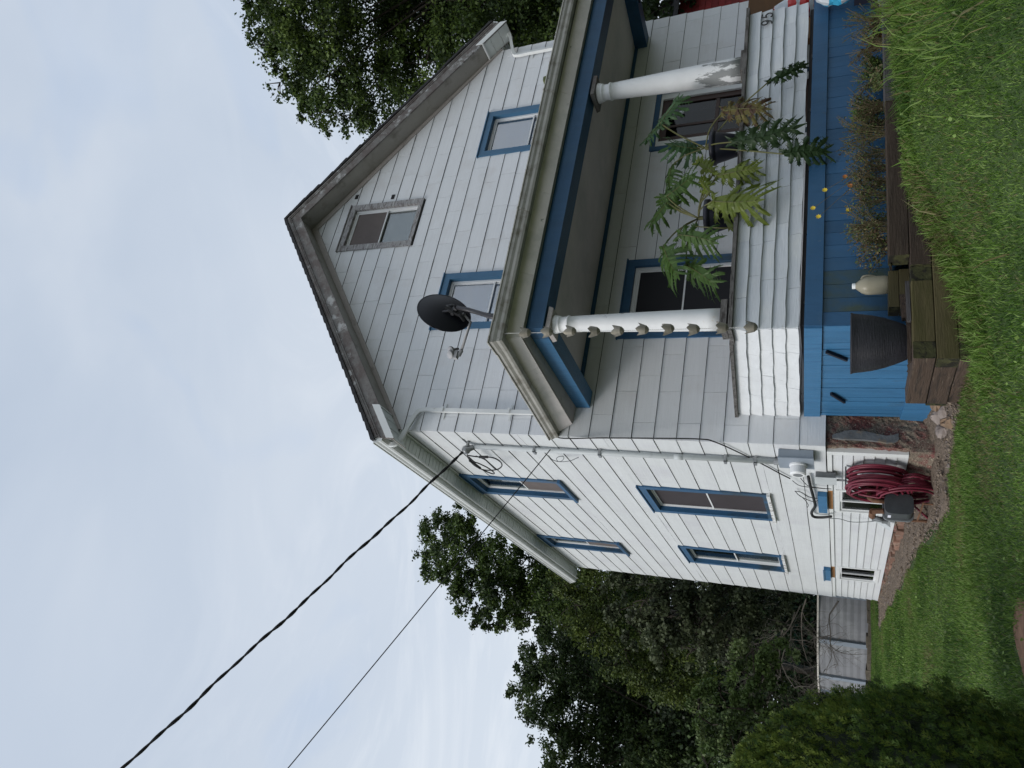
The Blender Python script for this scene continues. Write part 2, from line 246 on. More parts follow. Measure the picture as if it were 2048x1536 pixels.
def npmesh(name, V, F, mats, mi, parent=None, origin=(0, 0, 0), smooth=False):
    """V (n,3); F list of (m,k) index arrays; mi material index per face"""
    me = bpy.data.meshes.new(name); me.vertices.add(len(V)); me.vertices.foreach_set('co', (V-np.array(origin)).astype(np.float32).ravel())
    loops = np.concatenate([f.ravel() for f in F]); tot = np.concatenate([np.full(len(f), f.shape[1]) for f in F])
    st = np.concatenate([[0], np.cumsum(tot)[:-1]])
    me.loops.add(len(loops)); me.loops.foreach_set('vertex_index', loops.astype(np.int32)); me.polygons.add(len(tot))
    me.polygons.foreach_set('loop_start', st.astype(np.int32))
    me.polygons.foreach_set('material_index', mi.astype(np.int32))
    if smooth: me.polygons.foreach_set('use_smooth', np.ones(len(tot), bool))
    for m in mats: me.materials.append(m)
    me.update(calc_edges=True); me.validate()
    return place(bpy.data.objects.new(name, me), origin, parent)
def bez(pts, n=8):      # Catmull-Rom through points
    P = [Vector(p) for p in pts]; P = [P[0]*2-P[1]]+P+[P[-1]*2-P[-2]]; out = []
    for i in range(1, len(P)-2):
        for k in range(n):
            t = k/n; a, b, c, d = P[i-1:i+3]
            out.append(.5*((2*b)+(c-a)*t+(2*a-5*b+4*c-d)*t*t+(3*b-a-3*c+d)*t**3))
    return out+[P[-2]]
def box_obj(name, b, mat, parent, jit=0):
    return MB().box(*b).build(name, mat, parent, jit=jit)

# ------------------------------------------------------------------ terrain
CTRL = np.array([(0, 0, -1.08), (-.28, -2.5, -1.02), (.2, -2.5, -.96), (.65, -2.5, -.84), (.95, -2.5, -.74), (1.25, -2.5, -.64), (1.9, -2.5, -.612), (3.5, -2.5, -.60), (7, -2.6, -.55), (1.2, -3.1, -.78), (.2, -3.0, -1.0),
    (-.62, 1.2, -1.0), (-.6, 3, -.93), (-.55, 6.5, -.82), (0, 10, -.82), (-3, 15, -.86), (4, 20, -.9), (-3.06, -7.74, -1.62), (1.5, -6, -1.22), (5, -6, -1.0),
    (-3, -3.2, -1.30), (-5, 0, -1.15), (-2.3, -1.2, -1.16), (-6, 6, -.95), (9, -8, -1.1), (-9, -8, -1.6), (-2.2, 3, -.95)], float)
def _phi(d2): return .5*d2*np.log(d2+1e-9)
_n = len(CTRL); _K = _phi(((CTRL[:, None, :2]-CTRL[None, :, :2])**2).sum(-1))+np.eye(_n)*.03
_P = np.c_[np.ones(_n), CTRL[:, :2]]; _A = np.block([[_K, _P], [_P.T, np.zeros((3, 3))]]); _W = np.linalg.solve(_A, np.r_[CTRL[:, 2], 0, 0, 0])
def ground(x, y):
    x = np.atleast_1d(np.asarray(x, float)); y = np.atleast_1d(np.asarray(y, float))
    d2 = (x[:, None]-CTRL[None, :, 0])**2+(y[:, None]-CTRL[None, :, 1])**2
    g = _phi(d2)@_W[:_n]+_W[_n]+_W[_n+1]*x+_W[_n+2]*y
    t = np.clip((np.hypot(x+1, y)-11)/9, 0, 1); t = t*t*(3-2*t)
    return g*(1-t)+(-.95)*t
def gz(x, y): return float(ground(x, y)[0])
# ------------------------------------------------------------------ measured world coordinates
CL_RIGHT = [[12.96, 1.9, 14.35, 0.79], [13.39, 3.36, 14.85, 0.99], [10.77, 2.41, 13.61, 0.47], [12.05, 2.11, 14.45, 0.43], [12.44, 2.32, 12.82, 1.2], [11.62, 3.12, 12.76, 1.04], [11.06, 3.82, 13.41, 0.54], [11.7, 4.61, 13.12, 0.65], [11.69, 3.69, 14.27, 0.41], [13.73, 3.98, 12.65, 1.45], [12.65, 4.72, 12.42, 1.18], [14.98, 4.37, 11.66, 1.48], [12.9, 4.38, 10.75, 1.21], [16.03, 5.29, 10.65, 1.36], [12.87, 4.33, 9.28, 1.03], [15.77, 5.28, 9.05, 1.31], [14.86, 5.26, 8.21, 1.1], [15.49, 5.73, 7.7, 0.97], [14.14, 3.67, 8.95, 1.2], [14.61, 4.11, 8.02, 1.21], [16.44, 5.84, 8.23, 1.17], [16.46, 4.5, 11.61, 1.55], [13.66, 1.33, 13.21, 1.39], [15.48, 2.9, 12.34, 1.65], [16.81, 3.97, 10.72, 1.7], [17.35, 4.87, 8.71, 1.7], [12.4, 0.73, 13.56, 0.67]]
CL_LOWRIGHT = [[10.14, 1.56, 4.58, 0.78], [10.7, 2.15, 3.96, 0.81], [9.55, 1.59, 2.99, 0.64], [10.36, 1.35, 3.42, 0.99], [10.18, 0.72, 4.13, 0.98], [10.06, 1.35, 2.52, 0.86]]
CL_BACK = [[1.91, 14.07, 12.42, 0.72], [1.11, 15.31, 13.02, 0.68], [2.13, 12.89, 10.94, 0.57], [1.21, 14.27, 11.37, 0.92], [0.04, 14.16, 10.58, 0.79], [1.44, 13.95, 9.99, 0.89], [0.28, 13.87, 11.42, 0.56], [-0.64, 15.11, 10.62, 0.44], [0.42, 15.4, 10.19, 0.94], [-0.43, 16.16, 10.14, 0.56], [1.06, 15.68, 9.51, 1.02], [-0.0, 16.9, 9.76, 0.8], [0.43, 15.25, 8.51, 0.91]]
CL_TALL = [[-1.67, 17.94, 10.03, 0.55], [-2.79, 19.15, 10.38, 0.61], [-1.17, 16.57, 8.87, 0.78], [-2.17, 17.87, 8.97, 1.0], [-3.44, 17.29, 8.8, 0.67], [-4.28, 17.25, 8.17, 0.7], [-1.37, 17.69, 7.95, 1.07], [-2.72, 18.46, 7.79, 1.18], [-3.9, 18.74, 7.52, 1.1], [-2.16, 19.5, 6.9, 1.31], [-3.38, 19.13, 6.47, 1.29], [-2.69, 20.41, 5.62, 1.34], [-3.7, 18.57, 4.97, 1.25], [-3.25, 21.4, 4.52, 1.18], [-4.97, 17.09, 7.69, 0.87], [-4.65, 20.06, 6.72, 1.53], [-4.56, 19.42, 4.89, 1.47]]
CL_MID = [[0.4, 12.51, 7.24, 0.41], [-0.05, 13.32, 6.97, 0.63], [-0.94, 12.21, 6.04, 0.56], [-0.77, 12.62, 6.7, 0.43], [-0.17, 12.53, 5.67, 0.71], [-1.13, 12.67, 5.16, 0.63], [0.45, 12.41, 6.02, 0.57], [-1.5, 13.34, 4.72, 0.61], [-1.69, 13.59, 4.06, 0.65], [-0.91, 13.71, 4.58, 0.66], [-1.28, 13.7, 3.58, 0.65], [0.79, 13.6, 5.33, 0.74], [0.7, 12.22, 6.59, 0.36], [-1.44, 14.16, 5.79, 0.42]]
CL_GREY = [[-0.05, 9.22, 4.58, 0.36], [-0.53, 9.79, 4.64, 0.37], [-0.38, 8.77, 3.83, 0.51], [-0.93, 9.3, 4.06, 0.41], [-0.58, 9.16, 3.33, 0.58], [-1.23, 9.14, 3.37, 0.46], [-0.67, 9.36, 2.69, 0.58], [0.0, 9.5, 2.77, 0.59], [-0.1, 9.7, 2.13, 0.53], [-0.72, 10.01, 2.23, 0.54], [0.05, 9.5, 3.34, 0.54], [0.07, 10.2, 1.54, 0.55], [0.33, 9.36, 1.69, 0.47], [0.4, 10.49, 1.14, 0.4], [-1.23, 9.16, 2.72, 0.4]]
CL_LOW = [[-2.32, 7.94, 2.34, 0.3], [-2.0, 8.34, 2.03, 0.41], [-2.68, 7.5, 2.01, 0.43], [-1.57, 7.85, 1.62, 0.4], [-1.24, 7.65, 1.39, 0.33], [-3.02, 7.67, 1.6, 0.52], [-3.37, 7.72, 2.08, 0.42], [-1.58, 7.95, 1.17, 0.38], [-2.04, 8.05, 1.07, 0.37], [-1.05, 8.14, 0.93, 0.3], [-2.28, 8.06, 1.42, 0.42]]
CL_FILL = [[1.31, 20.89, 10.43, 0.82], [0.28, 21.71, 10.31, 1.05], [1.18, 20.44, 9.2, 1.2], [0.04, 21.33, 8.88, 1.43], [0.79, 21.3, 7.55, 1.61], [-1.05, 21.38, 7.53, 1.61], [1.42, 21.64, 6.11, 1.62], [-0.54, 22.21, 6.02, 1.84], [0.42, 22.45, 4.81, 1.84], [-1.39, 21.96, 8.85, 0.93], [-1.74, 22.66, 4.85, 1.64], [-2.2, 22.89, 6.56, 1.46], [1.47, 22.1, 3.53, 1.62]]
CL_DARK = [[-0.07, 18.53, 3.35, 1.42], [1.13, 19.74, 1.92, 1.67], [-1.16, 17.12, 1.64, 1.5], [2.09, 17.94, 0.77, 1.39], [-1.12, 17.77, 0.14, 1.19], [0.22, 17.41, 0.43, 1.35], [-1.78, 17.65, 3.88, 1.37], [-2.8, 18.41, 3.3, 1.58], [1.25, 18.49, -0.41, 1.24], [-0.17, 19.26, -0.42, 1.26], [1.62, 18.37, 2.63, 1.6], [-1.57, 19.96, -0.57, 1.11], [-3.03, 18.07, 0.25, 1.55], [-2.41, 20.7, 1.68, 1.71]]
LOOP1 = [[-0.2, 0.31, 4.338], [-0.2, 0.533, 4.405], [-0.2, 0.73, 4.41], [-0.2, 0.926, 4.361], [-0.2, 1.043, 4.285], [-0.2, 0.983, 4.239], [-0.2, 0.806, 4.249], [-0.2, 0.641, 4.311], [-0.2, 0.574, 4.357], [-0.2, 0.406, 4.355]]
LOOP2 = [[-0.2, 0.335, 4.35], [-0.2, 0.372, 4.188], [-0.2, 0.355, 4.06], [-0.2, 0.389, 3.973], [-0.2, 0.515, 3.944], [-0.2, 0.666, 3.984], [-0.2, 0.805, 4.086], [-0.2, 0.84, 4.149], [-0.2, 0.617, 4.147], [-0.2, 0.449, 4.148], [-0.2, 0.342, 4.231]]
LOOP3 = [[-0.19, 0.413, 4.389], [-0.19, 0.712, 4.443], [-0.19, 0.907, 4.395], [-0.19, 0.925, 4.265], [-0.19, 0.867, 4.143], [-0.19, 0.777, 4.047]]
PHONELOOP = [[-0.1, 0.453, 3.258], [-0.1, 0.591, 3.262], [-0.1, 0.656, 3.223], [-0.1, 0.659, 3.162], [-0.1, 0.543, 3.08], [-0.1, 0.463, 3.071], [-0.1, 0.495, 3.142], [-0.1, 0.582, 3.193], [-0.1, 0.674, 3.185], [-0.1, 0.615, 3.019], [-0.1, 0.468, 2.86]]
COAX = [[-0.03, 0.009, 2.965], [-0.03, -0.042, 2.445], [-0.03, -0.094, 1.838], [-0.03, -0.126, 1.284], [-0.03, -0.055, 1.122], [-0.03, 0.252, 0.89], [-0.03, 0.62, 0.653], [-0.03, 0.868, 0.507], [-0.03, 1.026, 0.405]]
BLACKPIPE = [[-0.06, 0.836, 0.198], [-0.06, 1.217, 0.184], [-0.06, 1.692, 0.16], [-0.06, 1.964, 0.156], [-0.06, 2.19, 0.199], [-0.06, 2.339, 0.203], [-0.06, 2.436, 0.17], [-0.06, 2.422, 0.069], [-0.06, 2.349, -0.032]]
WIRE1 = [[-0.05, 0.937, 0.283], [-0.05, 1.107, 0.244], [-0.05, 1.218, 0.193], [-0.05, 1.256, 0.048], [-0.05, 1.262, -0.042]]
WIRE2 = [[-0.05, 1.042, 0.378], [-0.05, 1.209, 0.303], [-0.05, 1.253, 0.139], [-0.05, 1.266, -0.024]]
WIRE3 = [[-0.05, 1.426, 0.369], [-0.05, 1.458, 0.295], [-0.05, 1.619, 0.215], [-0.05, 1.647, 0.121], [-0.05, 1.515, 0.043]]
WIRE4 = [[-0.05, 1.426, 0.369], [-0.05, 1.624, 0.311], [-0.05, 1.795, 0.182], [-0.05, 1.729, 0.114], [-0.05, 1.497, 0.034]]
WIRE5 = [[-0.05, 1.533, 0.346], [-0.05, 1.716, 0.276], [-0.05, 1.946, 0.236], [-0.05, 2.056, 0.249]]
WIRE6 = [[-0.05, 2.483, -0.011], [-0.05, 2.467, -0.131], [-0.05, 2.563, -0.26], [-0.05, 2.531, -0.407], [-0.05, 2.439, -0.55], [-0.05, 2.287, -0.629]]
FLOWERS = [[1.61, -2.12, 0.001], [1.42, -2.12, 0.095], [1.321, -2.12, 0.048], [1.365, -2.12, -0.192], [1.74, -2.12, -0.163], [1.633, -2.12, -0.204]]
LEAVES = [['a', [2.978, -1.85, 1.681], [3.253, -1.95, 1.476], 0.75], ['a', [3.021, -1.8, 1.695], [2.804, -1.8, 1.855], 0.8], ['a', [2.683, -1.7, 1.265], [2.638, -1.85, 1.569], 1.1], ['y', [2.873, -2.0, 0.984], [2.799, -2.1, 0.542], 0.75], ['d', [3.061, -2.12, 0.538], [3.28, -2.1, 0.176], 0.35], ['d', [2.341, -2.1, 0.858], [2.32, -2.1, 0.228], 0.4], ['d', [2.09, -2.12, 0.362], [2.154, -2.1, -0.026], 0.8], ['b', [1.909, -1.9, 1.495], [2.06, -2.0, 1.195], 1.0], ['b', [1.914, -1.8, 1.505], [1.685, -1.75, 1.694], 1.0], ['b', [1.374, -1.95, 1.313], [1.284, -2.0, 0.943], 0.9], ['b', [1.367, -1.8, 1.489], [0.909, -1.9, 1.33], 0.8], ['b', [1.12, -1.8, 1.243], [0.849, -1.9, 0.92], 0.8], ['v', [1.711, -2.0, 1.008], [1.499, -2.12, 0.583], 1.05], ['v', [2.062, -1.95, 0.997], [2.042, -2.05, 0.599], 0.75], ['v', [2.156, -1.9, 1.04], [2.362, -1.9, 1.237], 0.7], ['b', [1.86, -1.75, 1.421], [2.055, -1.8, 1.587], 1.0], ['b', [2.503, -1.7, 1.531], [2.16, -1.75, 1.566], 0.8], ['v', [1.862, -1.95, 1.05], [2.036, -1.95, 1.171], 0.8]]
STEMA = [[2.549, -1.8, 1.084], [2.557, -1.8, 1.135], [2.576, -1.8, 1.168]]
STEMB = [[1.616, -1.8, 1.091], [1.652, -1.8, 1.143], [1.704, -1.8, 1.167]]
# ------------------------------------------------------------------ ground sheet
gx = np.unique(np.r_[np.linspace(-400, -30, 12), np.linspace(-30, -8, 16), np.arange(-8, 9, .25), np.linspace(9, 30, 16), np.linspace(30, 400, 12)])
gy = np.unique(np.r_[np.linspace(-400, -30, 12), np.linspace(-30, -9, 14), np.arange(-9, 14, .25), np.linspace(14, 40, 16), np.linspace(40, 400, 12)])
XX, YY = np.meshgrid(gx, gy); ZZ = ground(XX.ravel(), YY.ravel())
nx, ny = len(gx), len(gy); ii = (np.arange(ny-1)[:, None]*nx+np.arange(nx-1)[None]).ravel()
GF = np.stack([ii, ii+1, ii+1+nx, ii+nx], 1)
g = npmesh('lawn', np.c_[XX.ravel(), YY.ravel(), ZZ], [GF], [m_lawn, m_lawng], ((XX.ravel()[ii] > -4.6) & (XX.ravel()[ii] < 7.4) & (YY.ravel()[ii] > -6.3) & (YY.ravel()[ii] < 12.6)).astype(int), smooth=True); tag(g, kind='structure')

# ------------------------------------------------------------------ the house
D_ = 7.86; W_ = 7.09; E_ = .26; AX = 3.545
def FZ(x): return 7.92-.757*abs(x-AX)
def RZ(x): return 8.36-.774*abs(x-AX)
def P(pl, u, z, d): return (u, -d, z) if pl == 'F' else (-d, u, z)
house = thing('white_house', (0, 0, -1.08), 'tall white shingled house with a gable front, blue window trim and an open porch', 'house')
def rect_minus(r, holes):
    out = [r]
    for h in holes:
        nw = []
        for a in out:
            u0, u1, z0, z1 = a; U0, U1, Z0, Z1 = max(u0, h[0]), min(u1, h[1]), max(z0, h[2]), min(z1, h[3])
            if U0 >= U1-1e-6 or Z0 >= Z1-1e-6: nw.append(a); continue
            if Z0 > z0+.004: nw.append((u0, u1, z0, Z0))
            if Z1 < z1-.004: nw.append((u0, u1, Z1, z1))
            if U0 > u0+.004: nw.append((u0, U0, Z0, Z1))
            if U1 < u1-.004: nw.append((U1, u1, Z0, Z1))
        out = nw
    return out
def clip(poly, f):
    out = []
    for i in range(len(poly)):
        a, b = poly[i], poly[(i+1) % len(poly)]; fa, fb = f(a), f(b)
        if fa >= 0: out.append(a)
        if (fa >= 0) != (fb >= 0): t = fa/(fa-fb); out.append((a[0]+(b[0]-a[0])*t, a[1]+(b[1]-a[1])*t))
    return out
def gable_clip(poly):
    p1 = clip(poly, lambda q: 7.92-.757*(AX-q[0])-q[1]-.004)
    return clip(p1, lambda q: 7.92-.757*(q[0]-AX)-q[1]-.004) if p1 else p1
def prism(mb, pl, poly, dfun, dback=0.0, mi=0, butt=None):
    k = len(poly)
    if k < 3: return
    vs = [P(pl, u, z, dfun(z)) for u, z in poly]+[P(pl, u, z, dback) for u, z in poly]
    mb.add(vs, [tuple(range(k))], mi)
    zmin = min(z for _, z in poly)
    for i in range(k):
        j = (i+1) % k; low = butt is not None and poly[i][1] < zmin+.002 and poly[j][1] < zmin+.002
        mb.add([vs[i], vs[j], vs[j+k], vs[i+k]], [(0, 1, 2, 3)], butt if low else mi)
F_WIN = [(1.53, 2.47, 3.62, 5.18), (4.69, 5.63, 3.62, 5.16), (3.05, 3.97, 5.95, 7.35), (1.32, 2.50, .95, 2.42), (4.35, 5.50, .19, 2.36)]
S_WIN = [(1.73, 2.62, 3.57, 5.17), (5.17, 5.99, 3.57, 5.15), (1.72, 2.90, .71, 2.41), (4.93, 6.10, .73, 2.42)]
CW = .10
opn = lambda h: (h[0]+CW, h[1]-CW, h[2]+.07, h[3]-CW)
fb = MB()
for k in range(31):
    for r in rect_minus((0.01, W_, k*E_, (k+1)*E_), [opn(h) for h in F_WIN]):
        prism(fb, 'F', gable_clip([(r[0], r[2]), (r[1], r[2]), (r[1], r[3]), (r[0], r[3])]), lambda z: -.003, -.06)
front = fb.build('front_wall', m_back, house)
sb = MB()
for r in rect_minus((0.0, D_, 0, 5.25), [opn(h) for h in S_WIN]):
    prism(sb, 'S', [(r[0], r[2]), (r[1], r[2]), (r[1], r[3]), (r[0], r[3])], lambda z: -.003, -.06)
sidew = sb.build('side_wall', m_back, house)
rw = MB().box(W_-.1, W_, .06, D_, -1.1, 5.25).box(.06, W_-.1, D_-.1, D_, -1.1, 5.25).build('rear_wall', m_side, house)
# shingles, one by one
cnt = 0
for k in range(31):
    z0, z1 = k*E_+.004, (k+1)*E_-.001
    skiprow = 2.92 < z0 and z1 < 3.45
    u = -.012; first = True
    while u < W_:
        w = .61 if not first else (.30 if k % 2 else .61)-random.choice([0, 0, .09])
        if not first and random.random() < .10: w = random.choice([.42, .34, .5])
        first = False; u1 = min(u+w, W_+.004)
        if W_-u1 < .1: u1 = W_+.004
        hol = [(h[0]+.01, h[1]-.01, h[2]-.03, h[3]+.01) for h in F_WIN]
        if k < 2: hol.append((.36, 4.37, -1, .185))
        if skiprow and u > .9 and u1 < 6.9: u = u1; continue
        mb = MB(); sag = random.uniform(-.0015, .0015)
        for r in rect_minus((u+.0019, u1-.0019, z0+sag, z1), hol):
            pg = gable_clip([(r[0], r[2]), (r[1], r[2]), (r[1], r[3]), (r[0], r[3])])
            t = random.uniform(.011, .016)
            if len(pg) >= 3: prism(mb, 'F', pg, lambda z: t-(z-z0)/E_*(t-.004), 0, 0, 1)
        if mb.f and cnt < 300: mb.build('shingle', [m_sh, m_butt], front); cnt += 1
        u = u1
for k in range(21):
    z0, z1 = k*E_+.004, min((k+1)*E_-.001, 5.25)
    if z0 > 5.2: break
    for r in rect_minus((-.004, D_+.004, z0, z1), [(h[0]+.01, h[1]-.01, h[2]-.03, h[3]+.01) for h in S_WIN]):
        q = max(1, int((r[1]-r[0])/.4)); mb = MB()
        for i in range(q):
            a = r[0]+(r[1]-r[0])*i/q; b = r[0]+(r[1]-r[0])*(i+1)/q
            s0 = .003*math.sin(k*3+a*1.6)+.0012*math.sin(a*5+k); s1 = .003*math.sin(k*3+b*1.6)+.0012*math.sin(b*5+k)
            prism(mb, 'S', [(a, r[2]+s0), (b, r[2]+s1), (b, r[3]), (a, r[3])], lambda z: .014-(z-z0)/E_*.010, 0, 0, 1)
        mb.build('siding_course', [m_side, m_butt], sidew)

# windows: casing (part) > sash, pane, blind, sill
def bx(mb, pl, u0, u1, z0, z1, d0, d1, mi=0):
    a = P(pl, u0, z0, d0); b = P(pl, u1, z1, d1)
    return mb.box(min(a[0], b[0]), max(a[0], b[0]), min(a[1], b[1]), max(a[1], b[1]), min(a[2], b[2]), max(a[2], b[2]), mi)
def ring(mb, pl, u0, u1, z0, z1, w, d0, d1, wb=None, wt=None, mi=0):
    wb = w if wb is None else wb; wt = w if wt is None else wt
    bx(mb, pl, u0, u1, z1-wt, z1, d0, d1, mi); bx(mb, pl, u0, u1, z0, z0+wb, d0, d1, mi)
    bx(mb, pl, u0, u0+w, z0+wb, z1-wt, d0, d1, mi); bx(mb, pl, u1-w, u1, z0+wb, z1-wt, d0, d1, mi)
def window(pl, h, cas, label=None, hung=True, upper=None, lower=None, sill=None, jd=.075, glassm=m_glass, cw=CW, old=False, name='window', fr=.020, scr=(None, None)):
    u0, u1, z0, z1 = h; mb = MB()
    ring(mb, pl, u0, u1, z0, z1, cw, 0, .030, wb=.07)
    bx(mb, pl, u0-.012, u1+.012, z1+.001, z1+.018, 0, .048)
    o = (u0+cw, u1-cw, z0+.07, z1-cw)
    ring(mb, pl, o[0]-.012, o[1]+.012, o[2]-.012, o[3]+.012, .0125, -jd-.03, -.0005)
    if old:
        ring(mb, pl, u0+.035, u1-.035, z0+.03, z1-.035, .02, .031, .042)
    w = mb.build(name, cas, house); 
    if label: w['label'] = label
    s = MB(); ring(s, pl, o[0], o[1], o[2], o[3], fr, -jd-.028, -jd+.03); s.build('frame', m_vinyl if not old else m_wgrey, w)
    i = (o[0]+fr+.001, o[1]-fr-.001, o[2]+fr+.001, o[3]-fr-.001); zm = (i[2]+i[3])/2
    if hung is True:
        s = MB(); ring(s, pl, i[0], i[1], zm-.018, i[3], .020, -jd-.004, -jd+.018); s.build('sash', m_vinyl, w)
        s = MB(); ring(s, pl, i[0], i[1], i[2], zm+.016, .020, -jd-.027, -jd-.006); s.build('sash', m_vinyl, w)
        q = MB(); bx(q, pl, i[0]+.020, i[1]-.020, zm+.008, i[3]-.020, -jd+.004, -jd+.008); q.build('pane', scr[0] or glassm, w)
        q = MB(); bx(q, pl, i[0]+.020, i[1]-.020, i[2]+.020, zm-.010, -jd-.018, -jd-.014); q.build('pane', glassm, w)
        if scr[1]: q = MB(); bx(q, pl, i[0]+.002, i[1]-.002, i[2]+.002, zm-.019, -jd+.008, -jd+.011); q.build('insect_screen', scr[1], w)
    elif hung == 'slide':
        um = (i[0]+i[1])/2
        for a, b in ((i[0], um+.01), (um-.01, i[1])):
            dd = 0 if a == i[0] else -.022
            s = MB(); ring(s, pl, a, b, i[2], i[3], .022, -jd+dd-.004, -jd+dd+.016); s.build('sash', m_vinyl, w)
            q = MB(); bx(q, pl, a+.022, b-.022, i[2]+.022, i[3]-.022, -jd+dd+.004, -jd+dd+.008); q.build('pane', glassm, w)
    for m, a, b, nm in ((upper, zm-.01, i[3], 'blind'), (lower, i[2], zm-.01, 'blind')):
        if m is not None: q = MB(); bx(q, pl, i[0]-.01, i[1]+.01, a, b, -jd-.075, -jd-.068); q.build(nm, m, w)
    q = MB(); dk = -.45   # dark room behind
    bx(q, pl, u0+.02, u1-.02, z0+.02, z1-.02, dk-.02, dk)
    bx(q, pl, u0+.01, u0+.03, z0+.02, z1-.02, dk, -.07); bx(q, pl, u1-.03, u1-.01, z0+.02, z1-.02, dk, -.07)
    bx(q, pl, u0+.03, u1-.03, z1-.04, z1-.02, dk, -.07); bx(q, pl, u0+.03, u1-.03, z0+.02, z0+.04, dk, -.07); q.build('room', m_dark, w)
    if sill is not None:
        q = MB(); bx(q, pl, u0-.02, u1+.02, z0-.03, z0+.012, 0, .065); q.build('sill', sill, w, jit=.0015)
    return w
m_sillp = M('sill_peeling', (.74, .75, .75), .6, .06, 6, bump=.8, bs=30, grime=[((.20, .18, .15), 16, .50, .58, (1, 1, 1), .8)])
window('F', F_WIN[0], m_trimb, 'upper front window behind the satellite dish, blind coloured like reflected sky', upper=m_blind, lower=m_blind, glassm=m_glassr, fr=.03)
window('F', F_WIN[1], m_trimb, 'upper front window at the right of the gable, blind coloured like reflected sky', upper=m_blind, lower=m_blind, glassm=m_glassr, fr=.03)
window('F', F_WIN[2], m_wgrey, 'attic window with bare weathered grey casing', upper=m_cur, lower=m_blindg, cw=CW, jd=.05, fr=.03, scr=(m_scrb, None))
window('F', F_WIN[3], m_blue, 'porch window with a dark screen', upper=m_screen, lower=m_screen, glassm=m_glassd, jd=.05, fr=.045, scr=(m_scrd, m_scrd))
wS = window('S', S_WIN[0], m_blue, 'upper side window nearest the front corner, paper in its pane', upper=m_blindg, lower=m_cur, sill=m_blue, scr=(None, m_scrb))
q = MB(); bx(q, 'S', 1.93, 2.35, 4.36, 4.62, -.118, -.112); q.build('paper_sheet', m_paper, wS)
wS2 = window('S', S_WIN[1], m_blue, 'upper side window nearest the rear corner', upper=m_blindg, lower=m_cur, sill=m_blue, scr=(None, m_scrb))
q = MB(); bx(q, 'S', 5.36, 5.72, 4.36, 4.60, -.118, -.112); q.build('paper_sheet', m_paper, wS2)
window('S', S_WIN[2], m_blue, 'lower side window nearest the front corner, flaking white sill', upper=m_screen, lower=m_screen, sill=m_sillp, glassm=m_glassd, scr=(m_screen, m_screen))
window('S', S_WIN[3], m_blue, 'lower side window nearest the rear corner, flaking white sill', upper=m_dark, lower=m_blindg, sill=m_sillp)

# front door on the porch
dm = MB(); h = F_WIN[4]
ring(dm, 'F', h[0], h[1], h[2], h[3], .07, 0, .03, wb=.001)
door = dm.build('front_door', m_blue, house)
q = MB(); ring(q, 'F', h[0]+.071, h[1]-.071, .2, h[3]-.071, .10, -.02, .012, wb=.001, wt=.03); q.build('white_jamb', m_white, door)
q = MB(); ring(q, 'F', h[0]+.172, h[1]-.172, .21, h[3]-.102, .09, -.06, -.02, wb=.25); q.build('door_frame', m_door, door)
q = MB(); bx(q, 'F', h[0]+.262, h[1]-.262, .46, h[3]-.192, -.045, -.040); q.build('pane', m_glassd, door)
q = MB(); bx(q, 'F', h[0]+.262, h[1]-.262, 1.45, 1.5, -.044, -.025); bx(q, 'F', 4.80, 4.84, .46, h[3]-.192, -.044, -.03); q.build('muntin', m_door, door)
q = MB(); bx(q, 'F', h[0]+.24, h[1]-.24, .4, h[3]-.15, -.30, -.29); q.build('curtain', m_screen, door)
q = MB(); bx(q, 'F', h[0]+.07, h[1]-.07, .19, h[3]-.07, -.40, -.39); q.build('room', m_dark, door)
q = MB(); q.box(5.02, 5.06, -.002, .02, 1.94, 2.0); q.build('door_sticker', m_paper, door)

# holes in the gable siding near the attic window
for (x, z) in ((4.12, 7.30), (4.03, 6.55)):
    box_obj('broken_patch', (x, x+.09, -.020, -.0165, z, z+.06), m_back, house)

# roof, rakes, soffits
def slope(mb, x0, x1, top, bot, y0, y1, mi=0):
    return mb.hexa([(x0, y0, bot(x0)), (x1, y0, bot(x1)), (x1, y1, bot(x1)), (x0, y1, bot(x0)), (x0, y0, top(x0)), (x1, y0, top(x1)), (x1, y1, top(x1)), (x0, y1, top(x0))], mi)
rf = MB()
for sgn in (-1, 1):
    n = 30; L_ = 3.545+.30
    for i in range(n):
        a = AX+sgn*L_*i/n; b = AX+sgn*L_*(i+1)/n+sgn*.01; x0, x1 = min(a, b), max(a, b)
        lift = .018; ya = -.378-RS.uniform(0, .02)
        def tp(x, a=a, b=b): return RZ(x)+.004+lift*abs(x-a)/abs(b-a)
        slope(rf, x0, x1, tp, lambda x: RZ(x)-.046, ya, 8.07)
roof = rf.build('roof', m_roof, house)
def rz(o): return lambda x: RZ(x)-o
